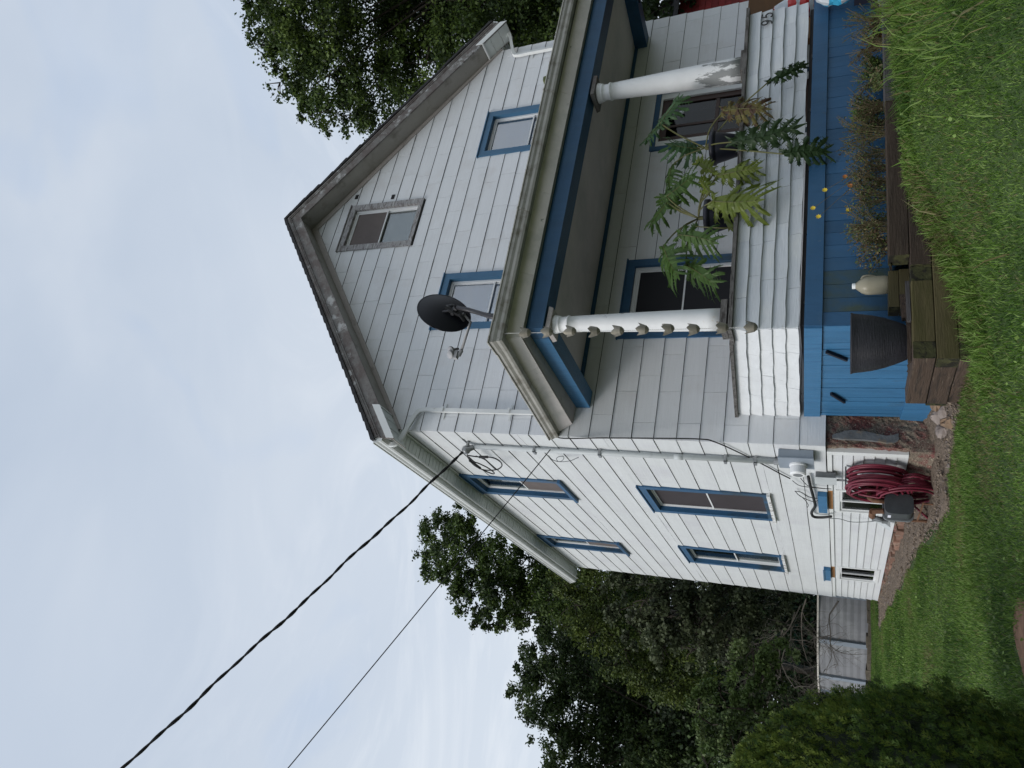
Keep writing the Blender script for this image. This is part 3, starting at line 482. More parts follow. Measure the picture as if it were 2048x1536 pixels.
for sgn, nm in ((-1, 'L'), (1, 'R')):
    xe = -.27 if sgn < 0 else 7.36
    a, b = (xe, AX-.0005) if sgn < 0 else (AX+.0005, xe)
    mb = MB(); slope(mb, a, b, rz(.050), rz(.135), -.368, -.340); slope(mb, a, b, rz(.075), rz(.105), -.378, -.369); mb.build('rake_moulding', m_rake, house, jit=.002)
    mb = MB(); slope(mb, a, b, rz(.136), rz(.335), -.357, -.332); mb.build('rake_board', m_rake, house, jit=.002)
    mb = MB(); slope(mb, a, b, rz(.30), rz(.318), -.331, -.001); mb.build('rake_soffit', m_soff, house)
    mb = MB(); slope(mb, a if sgn < 0 else b*0+AX+.0005, AX-.0005 if sgn < 0 else 7.2, rz(.3185), lambda x: FZ(x), -.030, -.001) if False else None
    mb = MB()
    fa, fb_ = (-.01, AX-.0005) if sgn < 0 else (AX+.0005, W_+.01)
    slope(mb, fa, fb_, rz(.319), lambda x: FZ(x)-.002, -.030, -.002); slope(mb, fa, fb_, lambda x: FZ(x)+.03, lambda x: FZ(x)-.004, -.036, -.031); mb.build('frieze_board', m_frz, house)
    # vinyl-clad lower end of the rake
    xs = (-.262, .20) if sgn < 0 else (6.89, 7.352)
    for i in range(3):
        p0 = xs[0]+(xs[1]-xs[0])*i/3; p1 = xs[0]+(xs[1]-xs[0])*(i+1)/3-.010
        mb = MB(); slope(mb, p0, p1, rz(.321), rz(.332), -.33, -.031); mb.build('soffit_panel', m_esof, house)
    mb = MB(); slope(mb, xs[0], xs[1], rz(.225), rz(.345), -.366, -.358); slope(mb, (xs[1]-.02) if sgn < 0 else xs[0], xs[1] if sgn < 0 else xs[0]+.02, rz(.32), rz(.345), -.357, -.031); mb.build('white_flashing', m_gutw, house)
def profile_run(mb, prof, p0, p1, out, thick=.004, mi=0):
    """prof: (outward, z) polyline swept from p0 to p1; out = outward unit vector"""
    out = Vector(out); n = len(prof)
    def ptl(p): return [Vector(p)+out*a+Vector((0, 0, z)) for a, z in prof]
    A, B = ptl(p0), ptl(p1); mb.add(A+B, [(i, i+1, n+i+1, n+i) for i in range(n-1)], mi)
    A2 = [v-out*thick+Vector((0, 0, thick*.6)) for v in A]; B2 = [v-out*thick+Vector((0, 0, thick*.6)) for v in B]
    mb.add(A2+B2, [(i, i+1, n+i+1, n+i) for i in range(n-1)], mi)
    for X_, Y_ in ((A, A2), (B, B2)): mb.add(X_+Y_, [(i, i+1, n+i+1, n+i) for i in range(n-1)], mi)
    mb.add([A[-1], B[-1], B2[-1], A2[-1]], [(0, 1, 2, 3)], mi)
K_ = [(.0, .12), (.0, .0), (.065, .0), (.078, .022), (.082, .05), (.10, .075), (.105, .105), (.118, .108), (.118, .12)]
for x, s in ((-.235, -1), (7.32, 1)):
    mb = MB(); profile_run(mb, K_, (x, -.355, 5.245), (x, 8.06, 5.245), (s, 0, 0))
    mb.add([(x, -.356, 5.365), (x, -.356, 5.245), (x+s*.065, -.356, 5.245), (x+s*.082, -.356, 5.295), (x+s*.105, -.356, 5.35), (x+s*.118, -.356, 5.365)], [(0, 1, 2, 3, 4, 5)])
    mb.build('gutter', m_gutw, house)
    mb = MB(); xa, xb = (x, x+.018) if s < 0 else (x-.018, x); mb.box(xa, xb, -.33, 8.04, 5.20, 5.40); mb.build('eave_fascia', m_gutw, house)
    n = 27
    for i in range(n):
        ya = -.02+8.03*i/n; yb = ya+8.03/n-.006; mb = MB(); a, b = (x+.019, -.001) if s < 0 else (W_+.001, x-.019)
        for j in range(3):
            y0 = ya+(yb-ya)*j/3; y1 = ya+(yb-ya)*(j+1)/3-.012
            mb.box(a, b, y0, y1, 5.232, 5.245); mb.box(a, b, y1, min(y1+.012, yb), 5.238, 5.246)
        if s < 0 or i < 3: mb.build('soffit_panel', m_esof, sidew if s < 0 else house)
box_obj('eave_trim', (-.028, -.0145, 0, D_, 5.19, 5.2315), m_white, sidew)
def downspout(pts):
    mb = MB(); mb.tube(bez(pts[:-1], 5)+[pts[-1]], .036, 4); o = mb.build('downspout', m_gutw, house); return o
d1 = downspout([(-.285, -.17, 5.25), (-.28, -.17, 5.17), (-.20, -.14, 5.12), (.20, -.065, 5.03), (.27, -.055, 4.93), (.27, -.055, 4.8), (.27, -.05, 3.2)])
for z in (4.62, 3.66): MB().box(.16, .38, -.022, -.017, z, z+.03).box(.23, .31, -.098, -.092, z, z+.03).build('strap', m_gutw, d1)
d2 = downspout([(7.38, -.15, 5.22), (7.36, -.15, 5.14), (7.25, -.12, 5.08), (6.90, -.065, 4.97), (6.84, -.055, 4.88), (6.84, -.055, 4.7), (6.84, -.05, 3.2)])
MB().box(6.74, 6.95, -.022, -.017, 4.60, 4.63).build('strap', m_gutw, d2)

# basement wall under the side siding
bw = MB()
BW = [(1.43, 2.32, -.70, -.085), (5.36, 6.32, -.72, -.085)]
for r in rect_minus((.15, D_, -.79, 0), [(b[0]+.03, b[1]-.03, b[2]+.03, b[3]-.02) for b in BW]):
    prism(bw, 'S', [(r[0], r[2]), (r[1], r[2]), (r[1], r[3]), (r[0], r[3])], lambda z: -.022, -.06)
base = bw.build('basement_wall', m_back, house)
for i in range(7):
    z1 = -.055-i*.104; z0 = z1-.104+.003
    mb = MB()
    for r in rect_minus((.235, D_-.02, z0, z1), BW):
        prism(mb, 'S', [(r[0], r[2]), (r[1], r[2]), (r[1], r[3]), (r[0], r[3])], lambda z: -.003-(z-z0)/.104*.014, -.021)
    mb.build('clapboard', m_clap2 if False else m_side, base)
box_obj('white_band', (-.004, .02, .235, D_, -.054, -.006), m_white, base)
box_obj('corner_board', (-.012, .05, .145, .233, -.775, -.006), m_white, base)
for b, lab in zip(BW, ('basement window behind the gas meter', 'basement window at the rear corner')):
    mb = MB(); ring(mb, 'S', *b, .045, -.03, .004); w = mb.build('basement_window', m_white, base); w['label'] = lab
    um = (b[0]+b[1])/2
    # sashes and panes are merged per leaf as parts of the basement wall (third level)
    for a, c in ((b[0]+.046, um+.01), (um-.01, b[1]-.046)):
        q = MB(); ring(q, 'S', a, c, b[2]+.046, b[3]-.046, .028, -.034 if a > um-.02 else -.012, -.022 if a > um-.02 else -.001); q.build('sash', m_vinyl, base)
        q = MB(); bx(q, 'S', a+.029, c-.029, b[2]+.075, b[3]-.075, -.030, -.026); q.build('pane', m_glassd, base)
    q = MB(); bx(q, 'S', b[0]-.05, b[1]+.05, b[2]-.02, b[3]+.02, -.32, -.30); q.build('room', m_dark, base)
    box_obj('bare_lintel', (-.006, .03, b[0]+.03, b[1]-.12, -.052, -.004), m_orange, base)
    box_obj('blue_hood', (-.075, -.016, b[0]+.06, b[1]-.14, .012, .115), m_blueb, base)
box_obj('blue_hood_lip', (-.085, -.0755, 5.40, 6.2, .10, .125), m_trimb, base)
q = MB(); q.add([(-.005, 2.44, -.56), (-.12, 2.44, -.72), (-.005, 2.44, -.72), (-.005, 2.62, -.56), (-.12, 2.62, -.72), (-.005, 2.62, -.72)], [(0, 1, 2), (3, 5, 4), (0, 3, 4, 1), (0, 2, 5, 3)]); q.build('vent_hood', m_cond, base)
# foundation: pebble-dashed, lumpy
def lumpy(u0, u1, z0, z1, pt, st=.03, amp=.012):
    nu = max(2, int((u1-u0)/st)); nz_ = max(2, int((z1-z0)/st)); V = []; F = []
    for j in range(nz_+1):
        for i in range(nu+1):
            u = u0+(u1-u0)*i/nu; z = z0+(z1-z0)*j/nz_; V.append(pt(u, z, RS.uniform(-amp, amp)+.02*math.sin(u*5+z*7)))
    for j in range(nz_):
        for i in range(nu): a = j*(nu+1)+i; F.append((a, a+1, a+nu+2, a+nu+1))
    return V, F
fm = MB(); fm.box(.09, 7.0, .09, 7.8, -1.4, -.001); fm.box(-.02, .12, .028, .20, -1.35, -.788)
V, F = lumpy(0.02, 7.05, -1.35, -.004, lambda u, z, n: (u, .045-n*.6-max(0, -z-.7)*.05, z)); fm.add(V, F)
V, F = lumpy(.045, 7.86, -1.35, -.78, lambda u, z, n: (.02-n-max(0, -z-.78)*.25, u, z)); fm.add(V, F)
V, F = lumpy(.045, .148, -.78, -.004, lambda u, z, n: (.03-n*.6, u, z)); fm.add(V, F)
found = fm.build('foundation', m_stucco, house)
# cement patch on the corner
mb = MB(); N_ = 26; vs = []
for i in range(N_):
    a = 2*math.pi*i/N_; rr = 1+.22*math.sin(3*a+1)+.1*math.sin(7*a); ca, sa = math.cos(a), math.sin(a); vs.append((.122+.018*math.sin(sa*4)+.046*(1+.25*math.sin(5*a+1))*math.copysign(abs(ca)**.5, ca), .012, -.38+.31*math.copysign(abs(sa)**.6, sa)*(1+.05*math.sin(5*a))))
vb = [(x, .06, z) for x, y, z in vs]; mb.add(vs+vb, [tuple(range(N_))]+[(i, (i+1) % N_, N_+(i+1) % N_, N_+i) for i in range(N_)]); mb.build('cement_patch', m_cem, found)
# crumbling brick ledge
y = 1.15
while y < 7.5:
    L = random.uniform(.17, .26); dz = -.80+random.uniform(-.025, .006)
    MB().box(-.06-random.uniform(0, .05), .0, y, y+L-.012, dz-.085, dz).build('brick', m_brick, found, jit=.009); y += L
# ------------------------------------------------------------------ porch
PX0, PX1, PY = .345, 4.38, -1.885
def lerp(a, b, t): return a+(b-a)*t
def ft(x): return lerp(.742, .812, (x-PX0)/(PX1-PX0))
def fbm(x): return lerp(.190, .202, (x-PX0)/(PX1-PX0))
def stp(y): return lerp(.742, .90, (y-PY)/(-PY))
def sbm(y): return lerp(.190, .262, (y-PY)/(-PY))
pf = MB(); pf.hexa([(PX0+.012, PY+.012, fbm(PX0)+.01), (PX1, PY+.012, fbm(PX1)+.01), (PX1, PY+.16, fbm(PX1)+.01), (PX0+.012, PY+.16, fbm(PX0)+.01),
    (PX0+.012, PY+.012, ft(PX0)-.002), (PX1, PY+.012, ft(PX1)-.002), (PX1, PY+.16, ft(PX1)-.002), (PX0+.012, PY+.16, ft(PX0)-.002)])
pf.hexa([(PX0+.013, PY+.161, sbm(PY)+.01), (PX0+.16, PY+.161, sbm(PY)+.01), (PX0+.16, -.001, sbm(0)+.01), (PX0+.013, -.001, sbm(0)+.01),
    (PX0+.013, PY+.161, stp(PY)), (PX0+.16, PY+.161, stp(PY)), (PX0+.16, -.001, stp(0)-.002), (PX0+.013, -.001, stp(0)-.002)])
parapet = pf.build('porch_parapet', m_back, house)
NR = 5
def clapp(plane, u0, u1, i, mat):
    mb = MB()
    if plane == 'F': b, t = fbm, ft
    else: b, t = sbm, stp
    def zz(u, k): return lerp(b(u), t(u), k/NR)
    wv = lambda u: .0035*math.sin(u*9+i*2.1)+.002*math.sin(u*23+i)
    n = max(2, int((u1-u0)/.12)); dlo = random.uniform(.024, .032); dhi = .006
    def Q(u, z, d): return (u, PY-d, z) if plane == 'F' else (PX0-d, u, z)
    for s in range(n):
        a = lerp(u0, u1, s/n); c = lerp(u0, u1, (s+1)/n)
        za, zc, ta, tc_ = zz(a, i)+wv(a)+.002, zz(c, i)+wv(c)+.002, zz(a, i+1)+wv(a)-.0, zz(c, i+1)+wv(c)-.0
        ta = zz(a, i+1)+.004; tc_ = zz(c, i+1)+.004
        mb.add([Q(a, za, dlo), Q(c, zc, dlo), Q(c, tc_, dhi), Q(a, ta, dhi), Q(a, za, 0), Q(c, zc, 0), Q(c, tc_, 0), Q(a, ta, 0)],
               [(0, 1, 2, 3), (4, 5, 1, 0), (3, 2, 6, 7)]+([(0, 3, 7, 4)] if s == 0 else [])+([(1, 5, 6, 2)] if s == n-1 else []))
        mb.m[-2 if s not in (0, n-1) else -3] = mb.m[-1]
    mb.build('clapboard', mat, parapet)
for i in range(NR):
    u = PX0-.02
    while u < PX1:
        w = random.uniform(.28, .72); u1 = min(u+w, PX1)
        if PX1-u1 < .12: u1 = PX1
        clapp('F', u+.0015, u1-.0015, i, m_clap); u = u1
    u = PY-.004
    while u < -.01:
        w = random.uniform(.35, .8); u1 = min(u+w, -.003)
        if -u1 < .15: u1 = -.0031
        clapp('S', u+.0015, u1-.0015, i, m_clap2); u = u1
# weathered cap boards
def cap_run(pts_in, pts_out, z_in, z_out, th, name):
    pass
x = PX0-.055
for xe in (1.9, 3.1, 4.44):
    mb = MB(); n = 8
    for s in range(n):
        a, c = lerp(x, xe-.003, s/n), lerp(x, xe-.003, (s+1)/n); ya = PY-.062-.004*math.sin(a*11); yc = PY-.062-.004*math.sin(c*11)
        mb.hexa([(a, ya, ft(a)+.003), (c, yc, ft(c)+.003), (c, PY+.20, ft(c)+.003), (a, PY+.20, ft(a)+.003), (a, ya, ft(a)+.038), (c, yc, ft(c)+.038), (c, PY+.20, ft(c)+.042), (a, PY+.20, ft(a)+.042)])
    mb.build('cap_board', m_old, parapet, jit=.0015); x = xe
mb = MB(); n = 10
for s in range(n):
    a, c = lerp(PY+.201, .0-.002, s/n), lerp(PY+.201, -.002, (s+1)/n); xa = PX0-.055
    mb.hexa([(xa, a, stp(a)+.003), (PX0+.2, a, stp(a)+.003), (PX0+.2, c, stp(c)+.003), (xa, c, stp(c)+.003), (xa, a, stp(a)+.036), (PX0+.2, a, stp(a)+.036), (PX0+.2, c, stp(c)+.036), (xa, c, stp(c)+.036)])
mb.build('cap_board', m_old, parapet, jit=.0015)
# house number 95 in raised metal figures
def stroke(pts, x0, z0, sc, wd, parent):
    mb = MB(); mb.tube([(x0+p.x*sc*.8, PY-.045, z0+p.y*sc) for p in bez([(a, b, 0) for a, b in pts], 6)], wd, 6)
    mb.v = [(v[0], PY-.045+(v[1]-(PY-.045))*.6, v[2]) for v in mb.v]
    return mb
n9 = stroke([(.62, .30), (.80, .62), (.66, .93), (.36, .97), (.14, .76), (.22, .50), (.52, .44), (.74, .58), (.80, .72), (.76, .40), (.56, .12), (.20, .02)], 4.115, .565, .115, .0095, parapet)
n9.build('house_number_nine', m_num, parapet)
n5 = stroke([(.78, .97), (.60, .97), (.28, .97), (.24, .75), (.20, .55), (.46, .62), (.74, .48), (.80, .26), (.62, .05), (.34, .02), (.12, .16)], 4.225, .567, .115, .0095, parapet)
n5.build('house_number_five', m_num, parapet)
# porch floor and dark void under the parapet
pfm = MB().box(PX0+.05, 4.36, PY+.06, -.02, .155, .187).build('porch_floor', m_timgr, house)
for x in (.6, 1.35, 2.1, 2.85, 3.6): box_obj('joist', (x, x+.045, PY+.03, -.1, .03, .163), m_old, pfm)
# blue skirt of vertical boards
sk = MB(); sk.box(PX0+.02, 4.36, PY+.05, PY+.07, -.9, .10).box(PX0+.02, PX0+.04, PY+.07, -.02, -1.0, .10); skirt = sk.build('porch_skirt', m_back, house)
x = PX0+.004
while x < 4.36:
    w = .139+random.uniform(-.006, .006); x1 = min(x+w, 4.38); off = random.uniform(-.003, .003)
    m = m_blueg if .45 < x < .85 else m_blue
    MB().box(x+.0018, x1-.0018, PY+off, PY+.024, -.80, .0035).build('skirt_board', m, skirt); x = x1
for a, c in ((PX0-.004, 2.35), (2.353, 4.42)): MB().box(a, c, PY-.022, PY+.01, .006, .150).build('skirt_band', m_blue, skirt)
y = PY+.002
while y < -.03:
    w = random.uniform(.088, .115); y1 = min(y+w, -.004)
    zt = lerp(.002, .06, (y-PY)/1.88)+random.uniform(-.004, .004); zb = lerp(-.80, -.70, (y-PY)/1.88) if y > -.9 else -.95
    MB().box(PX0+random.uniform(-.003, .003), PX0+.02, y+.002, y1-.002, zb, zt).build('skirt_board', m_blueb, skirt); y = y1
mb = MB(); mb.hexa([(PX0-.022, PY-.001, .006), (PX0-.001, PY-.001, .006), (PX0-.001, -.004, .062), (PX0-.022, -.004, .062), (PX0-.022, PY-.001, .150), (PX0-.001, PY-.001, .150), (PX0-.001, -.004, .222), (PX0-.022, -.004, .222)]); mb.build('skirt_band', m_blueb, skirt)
mb = MB(); mb.hexa([(PX0-.03, -1.0, -1.0), (PX0-.004, -1.0, -1.0), (PX0-.004, .06, -.975), (PX0-.03, .06, -.975), (PX0-.03, -1.0, -.745), (PX0-.004, -1.0, -.745), (PX0-.004, .0, -.69), (PX0-.03, .0, -.69)]); mb.build('skirt_footboard', m_blueb, skirt)
for (y0, z0, y1, z1) in ((-1.46, -.02, -1.30, -.19), (-.58, -.05, -.385, -.175)):
    dx, dz = (y1-y0), (z1-z0); l = math.hypot(dx, dz); ny_, nz_ = -dz/l*.011, dx/l*.011
    mb = MB(); mb.hexa([(PX0-.035, y0-ny_, z0-nz_), (PX0-.0035, y0-ny_, z0-nz_), (PX0-.0035, y1-ny_, z1-nz_), (PX0-.035, y1-ny_, z1-nz_), (PX0-.035, y0+ny_, z0+nz_), (PX0-.0035, y0+ny_, z0+nz_), (PX0-.0035, y1+ny_, z1+nz_), (PX0-.035, y1+ny_, z1+nz_)]); mb.build('turn_latch', m_potn, skirt)
# columns
def column(cx, cy, zb, zt, mat, lab, foot):
    n = 28; R0, R1 = (.106, .079) if foot else (.136, .094)
    q1 = R1/.112; bh = .125 if foot else .140
    prof = []
    for i in range(13):
        t = i/12; prof.append((lerp(R0, R1, t**1.35), lerp(zb, zt-.20, t)))
    prof = [(0, zb)]+prof+[(.122*q1, zt-.197), (.126*q1, zt-.188), (.122*q1, zt-.178), (R1-.002, zt-.172), (R1-.004, zt-.105), (.119*q1, zt-.10), (.124*q1, zt-.092), (.119*q1, zt-.085), (.126*q1, zt-.075), (.136*q1, zt-.05), (.140*q1, zt-.036), (0, zt-.035)]
    c = MB().lathe(prof, (cx, cy, 0), n).build('porch_column', mat, house, smooth=True); c['label'] = lab
    MB().hexa([(cx-bh, cy-bh, zt-.034), (cx+bh, cy-bh, zt-.034), (cx+bh, cy+bh, zt-.034), (cx-bh, cy+bh, zt-.034), (cx-bh-.008, cy-bh-.008, zt+.01), (cx+bh+.008, cy-bh-.008, zt+.01), (cx+bh+.008, cy+bh+.008, zt+.01), (cx-bh-.008, cy+bh+.008, zt+.01)]).build('capital_block', m_frz if foot else m_rake, c, jit=.004)
    MB().box(cx-bh-.01, cx+bh+.01, cy-bh, cy+bh+.01, zb-.058, zb-.001).build('base_plinth', m_old, c, jit=.005)
column(.505, -1.775, .862, 2.545, m_col, 'porch column beside the rain chain at the corner', True)
column(3.645, -1.80, .868, 2.53, m_colp, 'porch column with paint peeled off its lower half', False)
# beams (they rise a little towards the house)
def up(y): return lerp(0, .07, (y+1.94)/1.94)
mb = MB(); mb.box(.37, 6.72, -1.94, -1.72, 2.565, 2.752); mb.build('porch_beam', m_blue, house)['label'] = 'front porch beam over the columns'
for a, c in ((.37, .58), (6.50, 6.72)):
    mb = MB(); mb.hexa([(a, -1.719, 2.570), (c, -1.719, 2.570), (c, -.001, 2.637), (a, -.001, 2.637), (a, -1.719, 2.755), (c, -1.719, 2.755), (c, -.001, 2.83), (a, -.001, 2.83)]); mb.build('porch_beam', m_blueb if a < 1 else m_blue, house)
mb = MB(); mb.hexa([(.58, -1.719, 2.735), (6.5, -1.719, 2.735), (6.5, -.022, 2.825), (.58, -.022, 2.825), (.58, -1.719, 2.76), (6.5, -1.719, 2.76), (6.5, -.022, 2.85), (.58, -.022, 2.85)]); ceil = mb.build('porch_ceiling', m_ceil, house)
box_obj('ceiling_trim', (.585, 6.495, -.040, -.0165, 2.775, 2.824), m_blue, ceil)
q = MB(); q.box(6.56, 6.66, -.84, -.74, 2.585, 2.604); q.build('junction_box', m_back, house); 
# canted frieze panels under the gutter, and the narrow soffit behind them
GXo, GYo = .143, -2.162     # inner corner of the gutter
tw = lambda y: (y-GYo)/(-GYo)
def fp(side, t0, t1):
    """frieze panel between two stations: top edge at the gutter, bottom edge at the soffit"""
    if side == 'F': q = [(t0, -2.105, 2.876), (t1, -2.105, 2.876), (t1 if t1 > .5 else t1, -2.015, 2.738), (max(t0, .235), -2.015, 2.738)]
    else:
        tx = lambda y: lerp(.152, .035, tw(y)); bxx = lambda y: lerp(.238, .145, tw(y)); tz = lambda y: lerp(2.874, 2.985, tw(y)); bz_ = lambda y: lerp(2.735, 2.830, tw(y))
        y0b = max(t0, -2.012); q = [(tx(t0), t0, tz(t0)), (tx(t1), t1, tz(t1)), (bxx(t1), t1, bz_(t1)), (bxx(y0b), y0b, bz_(y0b))]
    off = Vector((0, .012, .006)) if side == 'F' else Vector((.012, 0, .006))
    MB().add([Vector(p) for p in q]+[Vector(p)+off for p in q], [(0, 1, 2, 3), (4, 7, 6, 5), (0, 4, 5, 1), (1, 5, 6, 2), (2, 6, 7, 3), (3, 7, 4, 0)]).build('frieze_panel', m_pfas, house)
for a, c in ((.152, .95), (.953, 2.0), (2.003, 3.45), (3.453, 5.1), (5.103, 7.0)): fp('F', a, c)
for a, c in ((-2.102, -1.42), (-1.417, -.02)): fp('S', a, c)
mb = MB(); mb.hexa([(.245, -2.004, 2.738), (7.0, -2.004, 2.738), (7.0, -1.945, 2.745), (.36, -1.945, 2.745), (.245, -2.004, 2.752), (7.0, -2.004, 2.752), (7.0, -1.945, 2.757), (.36, -1.945, 2.757)]); mb.build('porch_soffit', m_frz, house)
mb = MB(); mb.hexa([(.252, -1.998, 2.737), (.368, -1.94, 2.745), (.368, -.002, 2.815), (.160, -.002, 2.829), (.252, -1.998, 2.751), (.368, -1.94, 2.757), (.368, -.002, 2.827), (.160, -.002, 2.841)]); mb.build('porch_soffit', m_frz, house)
# porch gutter with corner piece and joints
mb = MB(); profile_run(mb, K_, (GXo, GYo, 2.830), (7.15, GYo, 2.88), (0, -1, 0)); pg = mb.build('porch_gutter', m_gut, house)
mb = MB(); profile_run(mb, K_, (GXo, GYo, 2.828), (.040, -.01, 2.975), (-1, 0, 0)); pg2 = mb.build('porch_gutter', m_gut, house)
mb = MB()
K2 = [(a*1.06, z-.003 if z < .06 else z+.002) for a, z in K_]
A = [Vector((GXo-a, GYo-a, 2.829+z)) for a, z in K2]; B = [Vector((GXo+.12, GYo-a, 2.830+z)) for a, z in K2]; C_ = [Vector((GXo-.006-a, GYo+.12, 2.836+z)) for a, z in K2]; n = len(K2)
mb.add(A+B, [(i, i+1, n+i+1, n+i) for i in range(n-1)]); mb.add(A+C_, [(i, i+1, n+i+1, n+i) for i in range(n-1)]); mb.build('gutter_corner', m_gut, pg)
for x in (1.62, 3.3, 4.9, 6.1):
    mb = MB(); zb_ = 2.830+.05*(x-GXo)/7; profile_run(mb, K2, (x, GYo, zb_), (x+.03, GYo, zb_), (0, -1, 0)); mb.build('gutter_joint', m_gut, pg)
mb = MB(); mb.box(GXo+.001, 7.15, GYo-.001, GYo+.02, 2.86, 2.96); mb.hexa([(GXo, GYo+.02, 2.87), (GXo+.02, GYo+.02, 2.87), (.062, -.0, 2.98), (.042, -.0, 2.98), (GXo, GYo+.02, 2.96), (GXo+.02, GYo+.02, 2.96), (.062, 0, 3.07), (.042, 0, 3.07)]); mb.build('gutter_board', m_old, house)
# hipped porch roof
zr = lambda d: 3.015+.20*d
mb = MB(); e0, e1 = (GXo-.03, GYo-.03), (7.15, GYo-.03)
zk = 2.965
mb.add([(e0[0], e0[1], zk), (e1[0], e1[1], zk+.05), (7.15, -.0, 3.44), (2.2, 0, 3.44), (.03, 0, 3.11), (e0[0], e0[1], zk-.02), (e1[0], e1[1], zk+.03), (7.15, 0, 3.41), (2.2, 0, 3.41), (.03, 0, 3.09)],
       [(0, 1, 2, 3), (0, 3, 4), (5, 8, 7, 6), (5, 9, 8), (0, 5, 6, 1), (1, 6, 7, 2), (0, 4, 9, 5)]); mb.build('porch_roof', m_roof, house)
for x in (3.55, 4.7, 5.15):
    MB().lathe([(0, 0), (.07, .01), (.06, .05), (0, .07)], (x, GYo-.02, 2.975), 9).build('moss_tuft', lf_weed[1], house, jit=.008)
# ------------------------------------------------------------------ things on and around the house
def curve_thing(name, pts, r, mat, label, cat, n=8, sm=6):
    o = MB().tube(bez(pts, sm), r, n).build(name, mat, None, smooth=True); tag(o, label, cat); return o
# satellite dish on the porch roof
foot = Vector((.43, -2.06, 3.01)); dsh = thing('satellite_dish', foot, 'dark oval satellite dish on a bent mast above the porch roof corner', 'satellite dish')
MB().box(foot.x-.08, foot.x+.1, foot.y-.07, foot.y+.07, 2.985, 3.01).build('mount_plate', m_dishm, dsh)
MB().tube([foot, foot+Vector((.03, .02, .10)), (.545, -2.0, 3.31), (.58, -2.0, 3.42), (.60, -2.02, 3.55)], .024, 10).build('mast', m_dishm, dsh, smooth=True)
MB().tube([(.50, -2.02, 3.06), (.50, -2.03, 3.12), (.535, -2.015, 3.26)], .006, 6).build('mast_wire', m_cable, dsh)
nrm = Vector((-.30, .76, .50)).normalized(); upv = Vector((0, 0, 1)); upv = (upv-nrm*upv.dot(nrm)).normalized(); sdv = upv.cross(nrm).normalized()
cen = Vector((.575, -1.965, 3.725)); mb = MB(); RW, RH = .262, .290
for shell, off in ((0, 0), (1, -.006)):
    rings = 8; seg = 40; b0 = len(mb.v)
    for i in range(rings+1):
        t = i/rings
        for j in range(seg):
            a = 2*math.pi*j/seg; p_ = cen+sdv*(RW*t*math.cos(a))+upv*(RH*t*math.sin(a))+nrm*(.062*t*t-.062+off); mb.v.append(tuple(p_))
    for i in range(rings):
        for j in range(seg): mb.f.append((b0+i*seg+j, b0+i*seg+(j+1) % seg, b0+(i+1)*seg+(j+1) % seg, b0+(i+1)*seg+j)); mb.m.append(0)
mb.tube([cen+sdv*(RW*math.cos(2*math.pi*j/40))+upv*(RH*math.sin(2*math.pi*j/40))-nrm*.003 for j in range(41)], .007, 6)
mb.build('reflector', m_dish, dsh, smooth=True)
bk = cen-nrm*.075-upv*.10
mb = MB()
for s in (-1, 1):
    q0 = bk+sdv*(.05*s); mb.tube([q0+upv*.12+nrm*.03, q0+upv*.05-nrm*.03, q0-upv*.08-nrm*.03, q0-upv*.14+nrm*.02], .014, 6)
mb.tube([bk+sdv*.07-nrm*.02, bk-sdv*.07-nrm*.02], .02, 8); mb.tube([bk+upv*.10, bk-upv*.12], .035, 6); mb.tube([bk-nrm*.02, Vector((.60, -2.02, 3.55))], .034, 8); mb.build('bracket', m_dishm, dsh)
armb = cen-upv*(RH+.0)-nrm*.01; feed = Vector((.075, -1.96, 3.50)) 
feed = armb+Vector((-.30, .06, .05))
MB().tube([armb+upv*.10-nrm*.09, armb-upv*.01-nrm*.02, feed], .016, 8).build('feed_arm', m_dishg, dsh, smooth=True)
hx = (cen-feed).normalized()
mb = MB().tube([feed, feed+Vector((-.05, .01, .02)), feed+Vector((-.06, .01, .07))], .024, 8); mb.box(feed.x-.10, feed.x-.01, feed.y-.025, feed.y+.025, feed.z+.03, feed.z+.075); mb.build('feed_bracket', m_dishg, dsh)
for k, off in enumerate((Vector((-.045, 0, .10)), Vector((.005, 0, .105)))):
    c0 = feed+off; MB().lathe([(0, -.075), (.014, -.075), (.018, -.01), (.040, .008), (.046, .02), (.046, .034), (.043, .038), (0, .039)], c0, 20, axis=Vector((-.45, -.55, .30))).build('feed_horn', m_dishg, dsh, smooth=True)
# rain chain
rx, ry = .158, -2.215
rc = thing('rain_chain', (rx, ry, 2.82), 'rain chain of ten bronze tulip cups hanging from the porch gutter corner', 'rain chain')
mb = MB()
z = 2.83
while z > .50:
    mb.tube([(rx+.004*math.cos(a), ry+.001, z+.011*math.sin(a)) if int(z*100) % 2 else (rx, ry+.004*math.cos(a), z+.011*math.sin(a)) for a in np.linspace(0, 2*math.pi, 7)], .0016, 4, cap=False); z -= .018
mb.build('chain', m_chain, rc)
zs = [2.60, 2.375, 2.145, 1.915, 1.69, 1.465, 1.24, 1.02, .78, .545]
cup = MB(); n = 24
prof = [(.004, -.055), (.020, -.05), (.038, -.03), (.046, 0), (.048, .02)]
for layer in (0, .0025):
    b0 = len(cup.v)
    for i, (r, h_) in enumerate(prof):
        for j in range(n):
            a = 2*math.pi*j/n; pk = abs(((j % 6)/6)-.5)*2 if i == len(prof)-1 else .5
            hh = h_+(.032*(1-pk) if i == len(prof)-1 else 0)*1.0; rr_ = r-layer+(.010*(1-pk) if i == len(prof)-1 else 0)
            cup.v.append((rx+rr_*math.cos(a), ry+rr_*math.sin(a), zs[0]+hh))
    for i in range(len(prof)-1):
        for j in range(n): cup.f.append((b0+i*n+j, b0+i*n+(j+1) % n, b0+(i+1)*n+(j+1) % n, b0+(i+1)*n+j)); cup.m.append(0)
c0 = cup.build('tulip_cup', m_pewter, rc, smooth=False)
